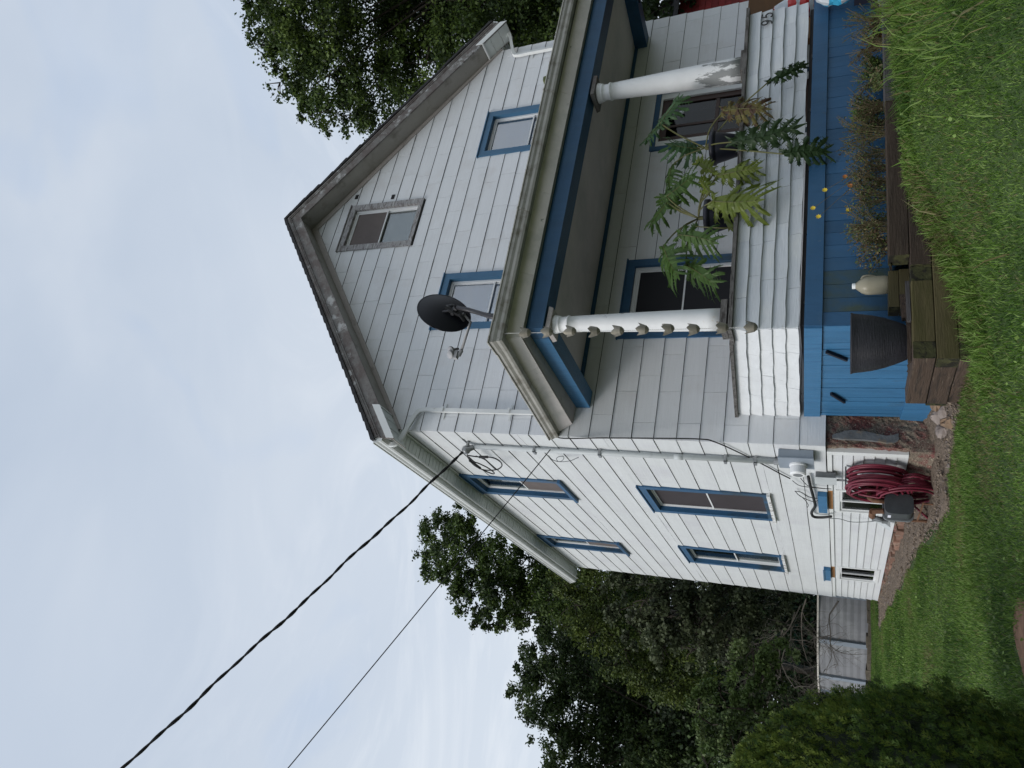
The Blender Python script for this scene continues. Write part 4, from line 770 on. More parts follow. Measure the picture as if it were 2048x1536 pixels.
for k, z in enumerate(zs[1:]):
    c = c0.copy(); COL.objects.link(c); c.parent = rc; c.location = c0.location+Vector((RS.uniform(-.006, .006), 0, z-zs[0])); c.rotation_euler = (RS.uniform(-.15, .15), RS.uniform(-.15, .15), RS.uniform(0, 1)); WL[c.name] = WL[c0.name]
# service mast, weatherhead and meter
sm = thing('electric_service_mast', (-.07, .38, .5), 'painted conduit running up the side wall to a weatherhead with black cable loops', 'conduit')
MB().tube([(-.055, .40, .50), (-.055, .40, 2.2), (-.055, .385, 4.30)], .031, 12).build('conduit_pipe', m_cond, sm, smooth=True)
MB().tube([(-.055, .40, 1.55), (-.055, .40, 1.65)], .035, 12).build('coupling', m_cond, sm, smooth=True)
for z in (3.42, 2.55, 1.05, .72): MB().box(-.10, -.014, .355, .362, z, z+.03).box(-.10, -.092, .355, .445, z, z+.03).box(-.10, -.014, .438, .445, z, z+.03).build('strap', m_metal, sm)
MB().lathe([(0, -.06), (.035, -.06), (.04, 0), (.06, .03), (.058, .07), (.03, .10), (0, .105)], (-.09, .37, 4.36), 14, axis=(-.45, -.1, .9)).build('weatherhead', m_metal, sm, smooth=True)
MB().tube([(-.015, .30, 4.36), (-.07, .33, 4.38)], .02, 8).tube([(-.01, .24, 4.42), (-.01, .36, 4.42)], .012, 6).build('wall_bracket', m_metal, sm)
for LP in (LOOP1, LOOP2, LOOP3): MB().tube(bez(LP, 6), .0085, 6).build('cable_loop', m_cable, sm, smooth=True)
MB().tube([LOOP2[1], LOOP2[2]], .019, 8).build('splice_sleeve', m_cable, sm); MB().tube([LOOP1[1], [(a+b)/2 for a, b in zip(LOOP1[2], LOOP1[3])]], .019, 8).build('splice_sleeve', m_cable, sm)
# overhead cables
def sagline(a, b, sag, n=60, ext=1.0): 
    a, b = Vector(a), Vector(b); return [a+(b-a)*(i/n)-Vector((0, 0, 4*sag*(i/n)*(1-i/n))) for i in range(n+1)]
base_l = sagline((-.10, .37, 4.40), (-9.2, -2.93, 9.46), .08, 220)
mb = MB()
for ph in (0, math.pi):
    pts = []
    for i, p_ in enumerate(base_l):
        a = i*.8+ph+.5*math.sin(i*.11); A_ = .009+.002*math.sin(i*.23); pts.append(p_+Vector((0, 0, 1))*A_*math.sin(a)+Vector((.35, -.93, 0))*A_*math.cos(a)+Vector((0, 0, 1))*.012*math.sin(i*.19)+Vector((0, 0, 1))*.008*math.sin(i*.47+1))
    mb.tube(pts, .0120, 6)
o = mb.build('power_cable', m_cable, None, smooth=True); tag(o, 'thick twisted black power cable rising from the weatherhead across the sky', 'cable')
o = MB().tube(sagline((-.06, .34, 3.20), (-8.6, -.60, 8.02), .05, 60), .0065, 6).build('telephone_cable', m_cable, None, smooth=True); tag(o, 'thin straight dark cable from the side wall across the soffit and sky', 'cable')
o = MB().tube(bez(PHONELOOP, 6), .0045, 6).build('telephone_wire', m_cableg, None, smooth=True); tag(o, 'thin wire with a small coil beside the conduit high on the side wall', 'wire')
o = MB().tube(bez([(.02, -.08, 2.93)]+COAX, 6), .008, 6).build('coaxial_cable', m_cable, None, smooth=True); tag(o, 'black cable running down the house corner from the porch gutter to the meter', 'cable')
mt = thing('electric_meter', (-.1, .28, .15), 'grey electric meter box with a round white dial cover below the conduit', 'meter')
mb = MB(); mb.box(-.105, -.0145, .115, .43, .125, .475); mb.build('meter_box', m_box, mt)
MB().box(-.115, -.1055, .11, .435, .12, .48).build('box_lid', m_box, mt)
MB().lathe([(.092, .0), (.092, .02), (.083, .025), (.083, .105), (.072, .12), (0, .121)], (-.116, .31, .28), 26, axis=(-1, 0, 0)).build('dial_cover', m_vinyl, mt, smooth=False)
MB().tube([(-.236, .31, .28), (-.2375, .31, .28)], .05, 20).build('dial_face', m_gasl, mt)
MB().tube([(-.055, .40, .476), (-.055, .40, .54)], .04, 10).build('hub', m_metal, mt)
jb = thing('utility_box', (-.05, .9, -.05), 'small grey junction box and pipe right of the meter at the siding bottom', 'box')
MB().box(-.085, -.016, .78, .98, -.09, .12).build('housing', m_gasl, jb); MB().box(-.09, -.0855, .76, 1.0, -.10, .13).build('cover', m_cond, jb); MB().tube([(-.05, .93, -.09), (-.05, .93, -.20), (-.05, 1.05, -.24)], .012, 6).build('pipe', m_metal, jb)
curve_thing('black_conduit', BLACKPIPE, .018, m_cable, 'thick black flexible conduit bent along the siding beside the meter', 'conduit')
for k, w_ in enumerate((WIRE1, WIRE2, WIRE3, WIRE4, WIRE5, WIRE6)):
    lab = ['black wire from the meter to the small junction box', 'black wire passing under the meter dial to the siding bottom', 'upper loop of thin wire hanging on the siding above the blue hood', 'lower loop of thin wire hanging on the siding above the blue hood', 'short frayed wire below the two loops on the siding', 'long thin grey wire from the conduit end down to the gas regulator'][k]
    curve_thing('loose_wire', w_, .0045, m_cable if k < 5 else m_cableg, lab, 'wire', 5)
# gas meter
gm = thing('gas_meter', (-.38, .85, -1.0), 'dark grey gas meter on rusty pipes in front of the basement window', 'gas meter')
def rbox(mb, x0, x1, y0, y1, z0, z1, r, n=5, mi=0):
    pts = []
    for cx, cz, a0 in ((x1-r, z1-r, 0), (x0+r, z1-r, 90), (x0+r, z0+r, 180), (x1-r, z0+r, 270)):
        for i in range(n+1): a = R(a0+90*i/n); pts.append((cx+r*math.cos(a), cz+r*math.sin(a)))
    k = len(pts); mb.add([(x, y0, z) for x, z in pts]+[(x, y1, z) for x, z in pts], [tuple(range(k))[::-1], tuple(range(k, 2*k))]+[(i, (i+1) % k, (i+1) % k+k, i+k) for i in range(k)], mi)
mb = MB(); rbox(mb, -.50, -.28, .60, .80, -.84, -.57, .06); mb.build('meter_body', m_gas, gm)
mb = MB(); rbox(mb, -.515, -.265, .80, .83, -.855, -.555, .06); mb.build('meter_flange', m_gasl, gm)
mb = MB(); rbox(mb, -.49, -.29, .831, .90, -.83, -.60, .05); mb.build('meter_front', m_gas, gm)
MB().tube([(-.34, .70, -.57), (-.34, .70, -.47), (-.30, .74, -.43), (-.18, .84, -.42), (-.03, .9, -.42)], .028, 8).build('inlet_pipe', m_rustp, gm, smooth=True)
MB().tube([(-.43, .76, -.57), (-.43, .80, -.46)], .03, 8).tube([(-.43, .80, -.46), (-.43, .98, -.46)], .036, 8).build('elbow_pipe', m_rustp, gm)
MB().lathe([(0, -.03), (.06, -.02), (.065, 0), (.06, .02), (0, .03)], (-.44, 1.04, -.52), 14, axis=(-1, .1, .2)).tube([(-.44, 1.04, -.46), (-.44, 1.04, -.62)], .03, 8).box(-.47, -.41, 1.01, 1.10, -.62, -.56).build('regulator', m_gasl, gm)
MB().tube([(-.44, 1.02, -.62), (-.44, 1.0, -.85), (-.43, 1.0, -1.15)], .016, 8).build('riser_pipe', m_rustp, gm)
MB().box(-.505, -.5005, .66, .74, -.63, -.60).build('meter_label', m_paper, gm)
mb = MB(); mb.tube([(-.44, 1.0, -.90), (-.36, .72, -.93), (-.36, .60, -.93)], .009, 5).tube([(-.36, .64, -.93), (-.36, .64, -1.15)], .009, 5); mb.build('support_rod', m_rustp, gm)
tap = thing('wall_tap', (-.08, 1.02, -.30), 'dark outdoor tap beside the hose coil under the siding', 'tap')
MB().tube([(-.01, 1.1, -.28), (-.10, 1.08, -.28), (-.12, 1.08, -.33)], .014, 8).build('spout', m_dishm, tap); MB().tube([(-.09, 1.08, -.28), (-.09, 1.08, -.22)], .008, 6).tube([(-.09, 1.03, -.22), (-.09, 1.13, -.22)], .010, 6).build('handle', m_dishm, tap)
# hose
pts = []; rr = random.Random(3)
for k in range(21):
    rad = .292-.14*rr.random()**1.6+(.01 if k % 2 else 0); xo = -.06-.0112*k; cz_ = -.475-.02*rr.random(); cy_ = .60+.02*rr.random(); tl = rr.uniform(-.10, .10)
    for i in range(20):
        a = 2*math.pi*i/20+math.pi/2; sq = 1.12 if math.sin(a) < 0 else 1.0
        pts.append((xo-.0112*i/20+tl*.25*math.cos(a), cy_+rad*math.cos(a)*1.0, cz_+rad*math.sin(a)*sq))
for k in range(9):
    rad = .22+.10*rr.random(); xo = -.30+.024*k
    for i in range(16):
        a = 2*math.pi*i/16+math.pi/2; pts.append((xo-.05*math.sin(a)*.5, .64+.02*k*rr.random()+rad*.95*math.cos(a), -.78+rad*math.sin(a)*1.05-.008*k))
pts += [(-.42, .95, -1.0), (-.5, 1.15, -1.03)]
o = MB().tube(bez(pts, 2), .0118, 7).build('garden_hose', m_hose, None, smooth=True); tag(o, 'maroon garden hose hung in thick coils on the basement wall', 'garden hose')
MB().box(-.22, -.012, .57, .63, -.20, -.185).build('hose_hook', m_dishm, o)

# ------------------------------------------------------------------ raised bed of timbers
rb = thing('raised_bed', (2, -2.35, -.9), 'long raised flower bed of stacked timbers in front of the blue porch skirt', 'planter')
def timber(x0, x1, y0, y1, z0, z1, m, rot=0, nm='timber'):
    mb = MB(); n = max(1, int(max(x1-x0, y1-y0)/.22)); ax = (x1-x0) > (y1-y0); c = .008
    prof = [(c, 0), (1-c, 0), (1, c), (1, 1-c), (1-c, 1), (c, 1), (0, 1-c), (0, c)]
    secs = []
    for i in range(n+1):
        t = i/n; w = RS.uniform(-.002, .002, 2)
        if ax: secs.append([(lerp(x0, x1, t), lerp(y0, y1, a if abs(a-.5) < .48 else (a*.96+.02*(a > .5)+.02*(a < .5)*0))+w[0], lerp(z0, z1, b)+w[1]) for a, b in [(.04, 0), (.96, 0), (1, .04), (1, .96), (.96, 1), (.04, 1), (0, .96), (0, .04)]])
        else: secs.append([(lerp(x0, x1, a)+w[0], lerp(y0, y1, t), lerp(z0, z1, b)+w[1]) for a, b in [(.04, 0), (.96, 0), (1, .04), (1, .96), (.96, 1), (.04, 1), (0, .96), (0, .04)]])
    vs = [p for s in secs for p in s]; fs = []
    for i in range(n):
        for j in range(8): fs.append((i*8+j, i*8+(j+1) % 8, (i+1)*8+(j+1) % 8, (i+1)*8+j))
    mb.add(vs, fs, 0); mb.add(secs[0], [tuple(range(8))[::-1]], 1); mb.add(secs[-1], [tuple(range(8))], 1)
    if rot:
        cx, cy = mb.v[0][0], mb.v[0][1]; c_, s_ = math.cos(rot), math.sin(rot); mb.v = [(cx+(x-cx)*c_-(y-cy)*s_, cy+(x-cx)*s_+(y-cy)*c_, z) for x, y, z in mb.v]
    return mb.build(nm, [m, m_end], rb)
YF = -2.40
Z3, Z2, Z1, Z0, ZT = -1.10, -.915, -.770, -.626, -.480
# second course from the top (T1)
timber(-.103, .425, YF, YF+.14, Z1, Z0, m_timg); timber(-.245, -.106, YF, YF+.78, Z1+.001, Z0+.001, m_timy)
timber(.428, .57, YF+.012, YF+.6, Z1+.004, Z0-.004, m_end); timber(.573, 2.6, YF, YF+.14, Z1, Z0, m_timb); timber(2.603, 5.2, YF, YF+.14, Z1, Z0, m_timb)
# third course
timber(-.248, 1.9, YF-.004, YF+.14, Z2, Z1-.003, m_timg); timber(-.243, -.10, YF+.143, YF+.78, Z2+.001, Z1-.004, m_timy); timber(1.903, 5.0, YF-.002, YF+.14, Z2, Z1-.003, m_timb)
# lowest course
timber(-.11, 1.6, YF-.004, YF+.14, Z3, Z2-.003, m_timg); timber(-.262, -.115, YF, YF+.80, Z3+.001, Z2-.003, m_timy, rot=-.05)
# top course
timber(.675, 2.30, YF+.004, YF+.146, Z0+.003, ZT, m_timb); timber(2.303, 3.75, YF+.002, YF+.144, Z0+.003, ZT+.008, m_timgr); timber(3.753, 5.3, YF+.0, YF+.142, Z0+.003, ZT+.012, m_timgr)
# block that carries the jug
timber(.315, .665, YF+.19, YF+.34, Z0-.01, Z0+.065, m_timg, nm='half_timber'); timber(.32, .66, YF+.20, YF+.345, Z0+.067, Z0+.140, m_timg, nm='half_timber')
timber(-.24, -.10, YF+.785, YF+.83, Z2, Z1, m_end, nm='timber_stub')
mb = MB(); nx_, ny_ = 60, 9
for (xa, xb, za) in ((-.12, .68, -.655), (.66, 5.0, -.515)):
    b0 = len(mb.v)
    for j in range(ny_+1):
        for i in range(nx_+1): mb.v.append((lerp(xa, xb, i/nx_), lerp(YF+.10, PY-.01 if xa > 0 else YF+.75, j/ny_), za+RS.uniform(-.012, .02)))
    for j in range(ny_):
        for i in range(nx_): a = b0+j*(nx_+1)+i; mb.f.append((a, a+1, a+nx_+2, a+nx_+1)); mb.m.append(0)
soil = mb.build('soil', m_soil, rb)
for (x0, y0, x1, y1, w, z, m, lab) in ((-.20, -2.26, .30, -2.30, .045, -.622, m_timb, 'rough brown stick lying on the bed corner in front of the black pot'), (.10, -2.345, .46, -2.33, .03, -.620, m_timgr, 'thin grey stick lying along the front timber of the bed'), (.18, -2.24, .42, -2.20, .04, -.60, m_timy, 'pale broken stake leaning behind the thin sticks')):
    dx, dy = x1-x0, y1-y0; l = math.hypot(dx, dy); nx1, ny1 = -dy/l*w/2, dx/l*w/2; h_ = .03
    if m is m_timy: h_ = .04
    o = MB().hexa([(x0-nx1, y0-ny1, z), (x1-nx1, y1-ny1, z), (x1+nx1, y1+ny1, z), (x0+nx1, y0+ny1, z), (x0-nx1, y0-ny1, z+h_*.8), (x1-nx1, y1-ny1, z+h_), (x1+nx1, y1+ny1, z+h_), (x0+nx1, y0+ny1, z+h_*.8)]).build('wooden_stick', m, None, jit=.002); tag(o, lab, 'stick')
# big pot
pp = [(0, 0), (.125, 0), (.135, .01), (.165, .08), (.195, .16), (.218, .25), (.230, .33), (.236, .38), (.243, .395), (.243, .402), (.232, .402), (.226, .38), (.20, .33), (0, .32)]
o = MB().lathe(pp, (.02, -2.16, -.612), 40).build('flower_pot', m_potb, None, smooth=True); tag(o, 'large empty ribbed black pot on the corner of the raised bed', 'flower pot')
# jug
jp = [(0, 0), (.066, 0), (.074, .012), (.076, .04), (.076, .14), (.073, .165), (.060, .195), (.038, .222), (.024, .238), (.021, .25), (0, .25)]
j = MB().lathe(jp, (.575, -2.13, -.487), 28).build('plastic_jug', m_jug, None, smooth=True); tag(j, 'milky plastic jug with a white cap standing on the short timber block', 'jug')
MB().lathe([(.0235, .0), (.0235, .022), (.02, .026), (0, .026)], (.575, -2.13, -.247), 16).build('cap', m_cap, j)
MB().tube(bez([(.64, -2.13, -.29), (.655, -2.15, -.31), (.655, -2.15, -.36), (.648, -2.14, -.40)], 4), .010, 6).build('handle', m_jug, j, smooth=True)
# field stones by the bed
def stone(c, r, m, lab, grp):
    n, k = 10, 7; mb = MB(); ph = RS.uniform(0, 6, 4)
    for i in range(k+1):
        for jn in range(n):
            a = 2*math.pi*jn/n; b = math.pi*i/k-math.pi/2; q = 1+.16*math.sin(2*a+ph[0]+b)+.12*math.sin(3*b+ph[1]+a*2)
            mb.v.append((c[0]+r[0]*q*math.cos(a)*math.cos(b), c[1]+r[1]*q*math.sin(a)*math.cos(b), c[2]+r[2]*q*math.sin(b)))
    for i in range(k):
        for jn in range(n): mb.f.append((i*n+jn, i*n+(jn+1) % n, (i+1)*n+(jn+1) % n, (i+1)*n+jn)); mb.m.append(0)
    o = mb.build('field_stone', m, None, jit=.004); tag(o, lab, 'stone', grp)
for (x, y, rx_, ry_, rz_, m, dz, lab) in ((.02, -.42, .07, .13, .06, m_stone, .03, 'pale flat stone lying in front of the house corner, largest of the pile'), (.10, -.58, .07, .10, .07, m_stone, .04, 'grey rounded stone leaning behind the pale flat stone'),
        (.14, -.82, .08, .10, .05, m_stonec, .06, 'brown stone under the blue footboard, middle of the pile'), (.02, -.86, .06, .09, .05, m_stone, .02, 'small grey stone in front of the brown one under the footboard'), (.16, -1.08, .09, .10, .05, m_stonec, .05, 'tan wedge of stone beside the end of the raised bed'),
        (.05, -1.16, .09, .09, .04, m_stonec, .03, 'flat tan slab of stone nearest the raised bed'), (.18, -1.32, .08, .08, .05, m_stonec, .06, 'tan stone tucked behind the bed timbers'), (-.16, -1.05, .05, .11, .07, m_stonec, .01, 'long brown stone standing in the grass apart from the pile')):
    stone((x, y, gz(x, y)+dz+.01), (rx_, ry_, rz_), m, lab, None)

# ------------------------------------------------------------------ philodendrons in two pots on the parapet
def lobed_leaf(base, tip, wid, mat, parent, seed, droop=.12, petiole=None, up=(0, -.8, .6), nl=7):
    rg = np.random.RandomState(seed); base = Vector(base); tip = Vector(tip); ax = tip-base; L = ax.length; ax.normalize()
    nv = Vector(up); nv = (nv-ax*nv.dot(ax)).normalized(); sd_ = ax.cross(nv).normalized(); mb = MB()
    bend = rg.uniform(-.16, .16); tw_ = rg.uniform(-.35, .35)
    def pt(u, v, lift=0):     # u along 0..1, v sideways in metres
        lift = lift+v*tw_*u
        return base+ax*(u*L)+sd_*(bend*L*u*u)+sd_*v-nv*(droop*L*(u*u*.5+max(0, u)*.1)+(1.7+.5*math.sin(u*9+v*20))*v*v/L)+nv*lift
    W0 = .5*L*wid
    def lobe(u0, s, length, fw, w0):
        segs = 6; pr = None; ph = rg.uniform(0, 6)
        for k in range(segs+1):
            t = k/segs; cu = u0+fw*t**1.15*length/L; cv = s*(length*t*math.sqrt(max(.05, 1-fw*fw*.55)))
            hw = (w0*(.85+.25*math.sin(t*3.1))*(1+.22*math.sin(t*11+ph)))*(1 if k < segs else .12); hu = hw/L
            a, b = pt(cu-hu, cv, .012*math.sin(5*t+ph)), pt(cu+hu, cv, -.012*math.sin(4*t+ph)); m_ = pt(cu, cv, .006)
            if pr: mb.add([pr[0], pr[2], m_, a], [(0, 1, 2, 3)]); mb.add([pr[2], pr[1], b, m_], [(0, 1, 2, 3)])
            pr = (a, b, m_)
            if 2 <= k <= 5:   # side teeth
                for sg_, e_ in ((1, b), (-1, a)):
                    if rg.rand() < .75:
                        tl = rg.uniform(.035, .075); q = pt(cu+sg_*(hu+tl*.75), cv+s*tl*L*.9, rg.uniform(-.01, .01)); mb.add([e_, m_, q], [(0, 1, 2)])
    for s in (-1, 1):
        for i in range(nl):
            t = i/(nl-1); env = math.sin(math.pi*(.22+.70*(1-t)))**.8
            fw = lerp(-.55, .85, t**.7)+rg.uniform(-.12, .12)
            if rg.rand() < .07: continue
            lobe(lerp(.02, .86, t), s, W0*env*rg.uniform(.85, 1.08), fw, L*.043*rg.uniform(.8, 1.2)+.003)
        # blade near the midrib
        pr = None
        for k in range(9):
            t = k/8; w = .32*W0*math.sin(math.pi*(.12+.80*t)); a, b = pt(t*.97, 0, .002), pt(t*.97, s*w, 0)
            if pr: mb.add([pr[0], a, b, pr[1]], [(0, 1, 2, 3)])
            pr = (a, b)
    lobe(.88, .0001, .12*L, 1, L*.035) if False else None
    mb.add([pt(.93, -.02), pt(.93, .02), pt(1.08, .004), pt(1.08, -.004)], [(0, 1, 2, 3)])
    o = mb.build('leaf', [mat], parent)
    MB().tube([pt(k/8*.95, 0, .004) for k in range(9)], [.0055-.0005*k for k in range(9)], 5).build('midrib', m_pet if mat is not m_phD else m_phD, o, smooth=True)
    if petiole is not None:
        a = Vector(petiole); mid = (a+base)/2+Vector((0, -.02, .04)); MB().tube(bez([a, mid, base], 5), .0075, 6).build('petiole', m_pet, parent, smooth=True)
PM = {'a': m_phA, 'b': m_phB, 'v': m_phV, 'd': m_phD, 'y': m_phY}
potA = (2.60, -1.77, .853); potB = (1.70, -1.77, .838)
def small_pot(c, m): return MB().lathe([(0, 0), (.105, 0), (.115, .01), (.16, .20), (.162, .215), (.178, .22), (.180, .265), (.168, .267), (.158, .24), (0, .235)], c, 30)
thA = thing('potted_plant', potA, 'potted philodendron nearer the front door, with a dying yellow leaf and dark drooping ones', 'potted plant', 'philodendrons on the parapet')
thB = thing('potted_plant', potB, 'potted philodendron nearer the porch corner, with a big yellow green leaf over its pot', 'potted plant', 'philodendrons on the parapet')
small_pot(potA, m_potn).build('pot', m_potn, thA, smooth=True); small_pot(potB, m_potn).build('pot', m_potn, thB, smooth=True)
nodeA = Vector((potA[0]+.02, potA[1], potA[2]+.33)); nodeB = Vector((potB[0]+.0, potB[1], potB[2]+.34))
MB().tube([Vector(potA)+Vector((0, 0, .22)), nodeA], .02, 8).build('stem', m_pet, thA); MB().tube([Vector(potB)+Vector((0, 0, .22)), nodeB], .02, 8).build('stem', m_pet, thB)
for i, (k, b, t, w) in enumerate(LEAVES):
    par, nd = (thA, nodeA) if (b[0] > 2.35 or k in 'ady') else (thB, nodeB)
    if k == 'a' and i > 6: par, nd = thB, nodeB
    lobed_leaf(b, t, w*1.15, PM[k], par, 50+i, droop=.30 if k in 'd' else .13, petiole=nd, up=(-.25, -.85, .45) if k not in 'd' else (-.6, -.6, .5))
o = MB().tube(bez([(1.42, -1.93, .80), (1.40, -1.98, .95), (1.46, -1.95, 1.15), (1.5, -1.93, 1.2)], 5), .006, 6).build('loose_stem', m_pet, thB, smooth=True)

# ------------------------------------------------------------------ plants of the raised bed
def scatter_leaves(P_, size, mats, mi, seed, asp=.55, flat=None):
    """diamond leaves at points P_ (n,3)"""
    rg = np.random.RandomState(seed); n = len(P_); d = rg.normal(size=(n, 3)); d /= np.linalg.norm(d, axis=1)[:, None]
    e = rg.normal(size=(n, 3)); 
    if flat is not None: d[:, 2] *= flat; d /= np.linalg.norm(d, axis=1)[:, None]
    e -= d*(d*e).sum(1)[:, None]; e /= np.linalg.norm(e, axis=1)[:, None]
    s = (size*rg.uniform(.6, 1.35, n))[:, None]; nrm_ = np.cross(d, e)
    V = np.stack([P_-d*s*.5, P_+e*s*asp*.5+nrm_*s*.08, P_+d*s*.5, P_-e*s*asp*.5+nrm_*s*.08], 1).reshape(-1, 3)
    F = np.arange(4*n).reshape(n, 4)
    return V, F
def bed_plant(x, y, z, h, spr, n, size, mats, wts, label, seed, stems=14, stemm=None, flowers=()):
    rg = np.random.RandomState(seed); rt = thing('flowering_plant' if flowers else 'bed_plant', (x, y, z), label, 'plant', 'plants in the raised bed')
    mb = MB(); tips = []
    for i in range(stems):
        a = rg.uniform(0, 6.28); l = rg.uniform(.4, 1)*spr; top = Vector((x+l*math.cos(a), y+l*.45*math.sin(a), z+h*rg.uniform(.5, 1)))
        pts = bez([(x+rg.uniform(-.06, .06), y, z-.02), (lerp(x, top.x, .4)+rg.uniform(-.03, .03), lerp(y, top.y, .4), lerp(z, top.z, .6)), top], 4); mb.tube(pts, .0025, 4); tips.append(pts)
    for fl in flowers: mb.tube(bez([(x, y, z), (lerp(x, fl[0], .6), lerp(y, fl[1], .5), lerp(z, fl[2], .6)), fl], 4), .002, 4)
    mb.build('stem', stemm or lf_weed[2], rt)
    P_ = []
    for i in range(n):
        pts = tips[rg.randint(len(tips))]; k = rg.uniform(.25, 1)*(len(pts)-1); a = pts[int(k)]; P_.append([a.x+rg.normal()*.022, a.y+rg.normal()*.022, a.z+rg.normal()*.022])
    P_ = np.array(P_); V, F = scatter_leaves(P_, size, mats, None, seed); mi = rg.choice(len(mats), n, p=wts)
    o = npmesh('foliage', V, [F], mats, mi, rt, (x, y, z))
    for k, fl in enumerate(flowers):
        mb = MB(); c = Vector(fl)
        for q in range(8):
            a = 2*math.pi*q/8; d = Vector((math.cos(a), -.35, math.sin(a))).normalized(); s2 = d.cross(Vector((0, 1, 0))).normalized()
            mb.add([c, c+d*.016+s2*.007, c+d*.027, c+d*.016-s2*.007], [(0, 1, 2, 3)])
        mb.lathe([(0, -.004), (.007, 0), (0, .006)], c, 8, axis=(0, -1, 0)); mb.build('flower', m_fly if k < 3 and fl[2] > -.2 else m_flo, rt)
Z_ = -.53; Ym = -2.14
dry = [lf_weed[2], lf_weed[1], lf_weed[3], lf_low[1]]
bed_plant(.95, Ym, Z_, .30, .30, 900, .026, dry, [.5, .25, .1, .15], 'straggly tan plant trailing over the timbers beside the jug', 1, 26)
bed_plant(1.25, Ym, Z_, .42, .30, 650, .024, [lf_low[2], lf_weed[1], lf_weed[2], lf_low[1]], [.3, .3, .2, .2], 'wispy plant with pale leaves climbing the skirt, second from the jug', 2, 22)
bed_plant(1.62, Ym, Z_, .38, .26, 800, .024, dry, [.45, .3, .15, .1], 'dried brown marigold plant with orange flower heads low on the skirt', 3, 26, flowers=[FLOWERS[3]])
bed_plant(1.95, Ym, Z_, .42, .28, 480, .020, [lf_grey[1], lf_weed[1], lf_grey[0], lf_weed[0]], [.3, .3, .2, .2], 'tall thin yellow-flowered plant reaching up to the blue band', 4, 24, flowers=FLOWERS[:3]+[FLOWERS[4], FLOWERS[5]])
bed_plant(2.30, Ym, Z_, .34, .24, 700, .026, dry, [.3, .3, .2, .2], 'brownish bushy plant left of the dark green clump', 5, 22)
bed_plant(2.62, -2.02, Z_, .33, .17, 1300, .030, [lf_arb[1], lf_maple[0], lf_maple[1], lf_arb[2]], [.3, .3, .3, .1], 'compact dark green leafy clump against the blue boards', 6, 24, lf_arb[0])
bed_plant(2.72, -2.24, Z_, .16, .20, 500, .034, [lf_weed[1], lf_low[2], lf_weed[2], lf_low[1]], [.4, .3, .2, .1], 'pale yellowing leaves in front of the dark green clump', 7, 14)
bed_plant(3.05, -2.10, Z_, .24, .24, 1100, .028, [lf_maple[0], lf_maple[1], lf_low[0], lf_low[1]], [.3, .3, .2, .2], 'low green leafy plant right of the dark clump', 8, 20, lf_arb[0])
bed_plant(3.38, -2.14, Z_, .17, .22, 650, .034, [lf_weed[3], lf_weed[2], m_flo, lf_weed[3]], [.6, .3, .03, .07], 'withered reddish brown plant between green ones in the bed', 9, 18)
bed_plant(3.78, -2.12, Z_, .16, .26, 600, .024, dry, [.4, .3, .1, .2], 'sparse pale weeds in front of the bag at the bed end', 10, 20)
for k, (x, w, h_, lab) in enumerate(((1.08, 3, .22, 'tangled dry stems spilling over the timbers right of the jug'), (1.45, 0, .20, 'low olive tangle between the two orange-headed plants'), (1.80, 3, .24, 'rusty dry tangle at the foot of the yellow-flowered plant'),
        (2.12, 0, .26, 'dusty green weeds left of the brownish bushy plant'), (2.48, 2, .22, 'brown litter and stems beside the dark green clump'), (2.90, 0, .20, 'olive weeds at the timber edge right of the pale yellow leaves'), (3.22, 2, .22, 'reddish dry tangle right of the low green leafy plant'), (3.58, 0, .24, 'green and tan weeds near the crumpled grey sheet'))):
    bed_plant(x, -2.22+.05*(k % 3), Z_, h_*1.7, .28, 560, .019, [lf_weed[1], lf_weed[2], lf_weed[3], lf_low[0]], [[.35, .15, .05, .45], [.3, .3, .1, .3], [.15, .35, .4, .1], [.25, .35, .15, .25]][w], lab, 40+k, 34)
# ------------------------------------------------------------------ right-hand edge: neighbour, fence panel, bags
rs = thing('red_building', (9.5, 3, -.8), 'red sided building with a grey roof glimpsed past the right side of the house', 'building')
red = MB().box(8.42, 11.5, 1.52, 5.0, -.9, 2.58).build('wall', m_red, rs)
z = -.8
while z < 2.6: MB().hexa([(8.40, 1.500, z), (11.5, 1.500, z), (11.5, 1.519, z), (8.40, 1.519, z), (8.40, 1.512, z+.117), (11.5, 1.512, z+.117), (11.5, 1.519, z+.117), (8.40, 1.519, z+.117)]).build('siding_board', m_red, red); z += .12
MB().hexa([(8.1, 1.2, 2.60), (11.8, 1.2, 2.60), (11.8, 3.2, 3.5), (8.1, 3.2, 3.5), (8.1, 1.2, 2.66), (11.8, 1.2, 2.66), (11.8, 3.2, 3.56), (8.1, 3.2, 3.56)]).hexa([(8.1, 3.2, 3.5), (11.8, 3.2, 3.5), (11.8, 5.3, 2.6), (8.1, 5.3, 2.6), (8.1, 3.2, 3.56), (11.8, 3.2, 3.56), (11.8, 5.3, 2.66), (8.1, 5.3, 2.66)]).build('roof', m_roof, rs)
o = MB().box(5.35, 6.9, -.62, -.59, .20, 1.06).box(5.35, 5.42, -.59, -.52, -.6, 1.06).box(6.83, 6.9, -.59, -.52, -.6, 1.06).build('plywood_screen', m_ply, None); tag(o, 'brown plywood screen behind the right end of the white parapet', 'screen')
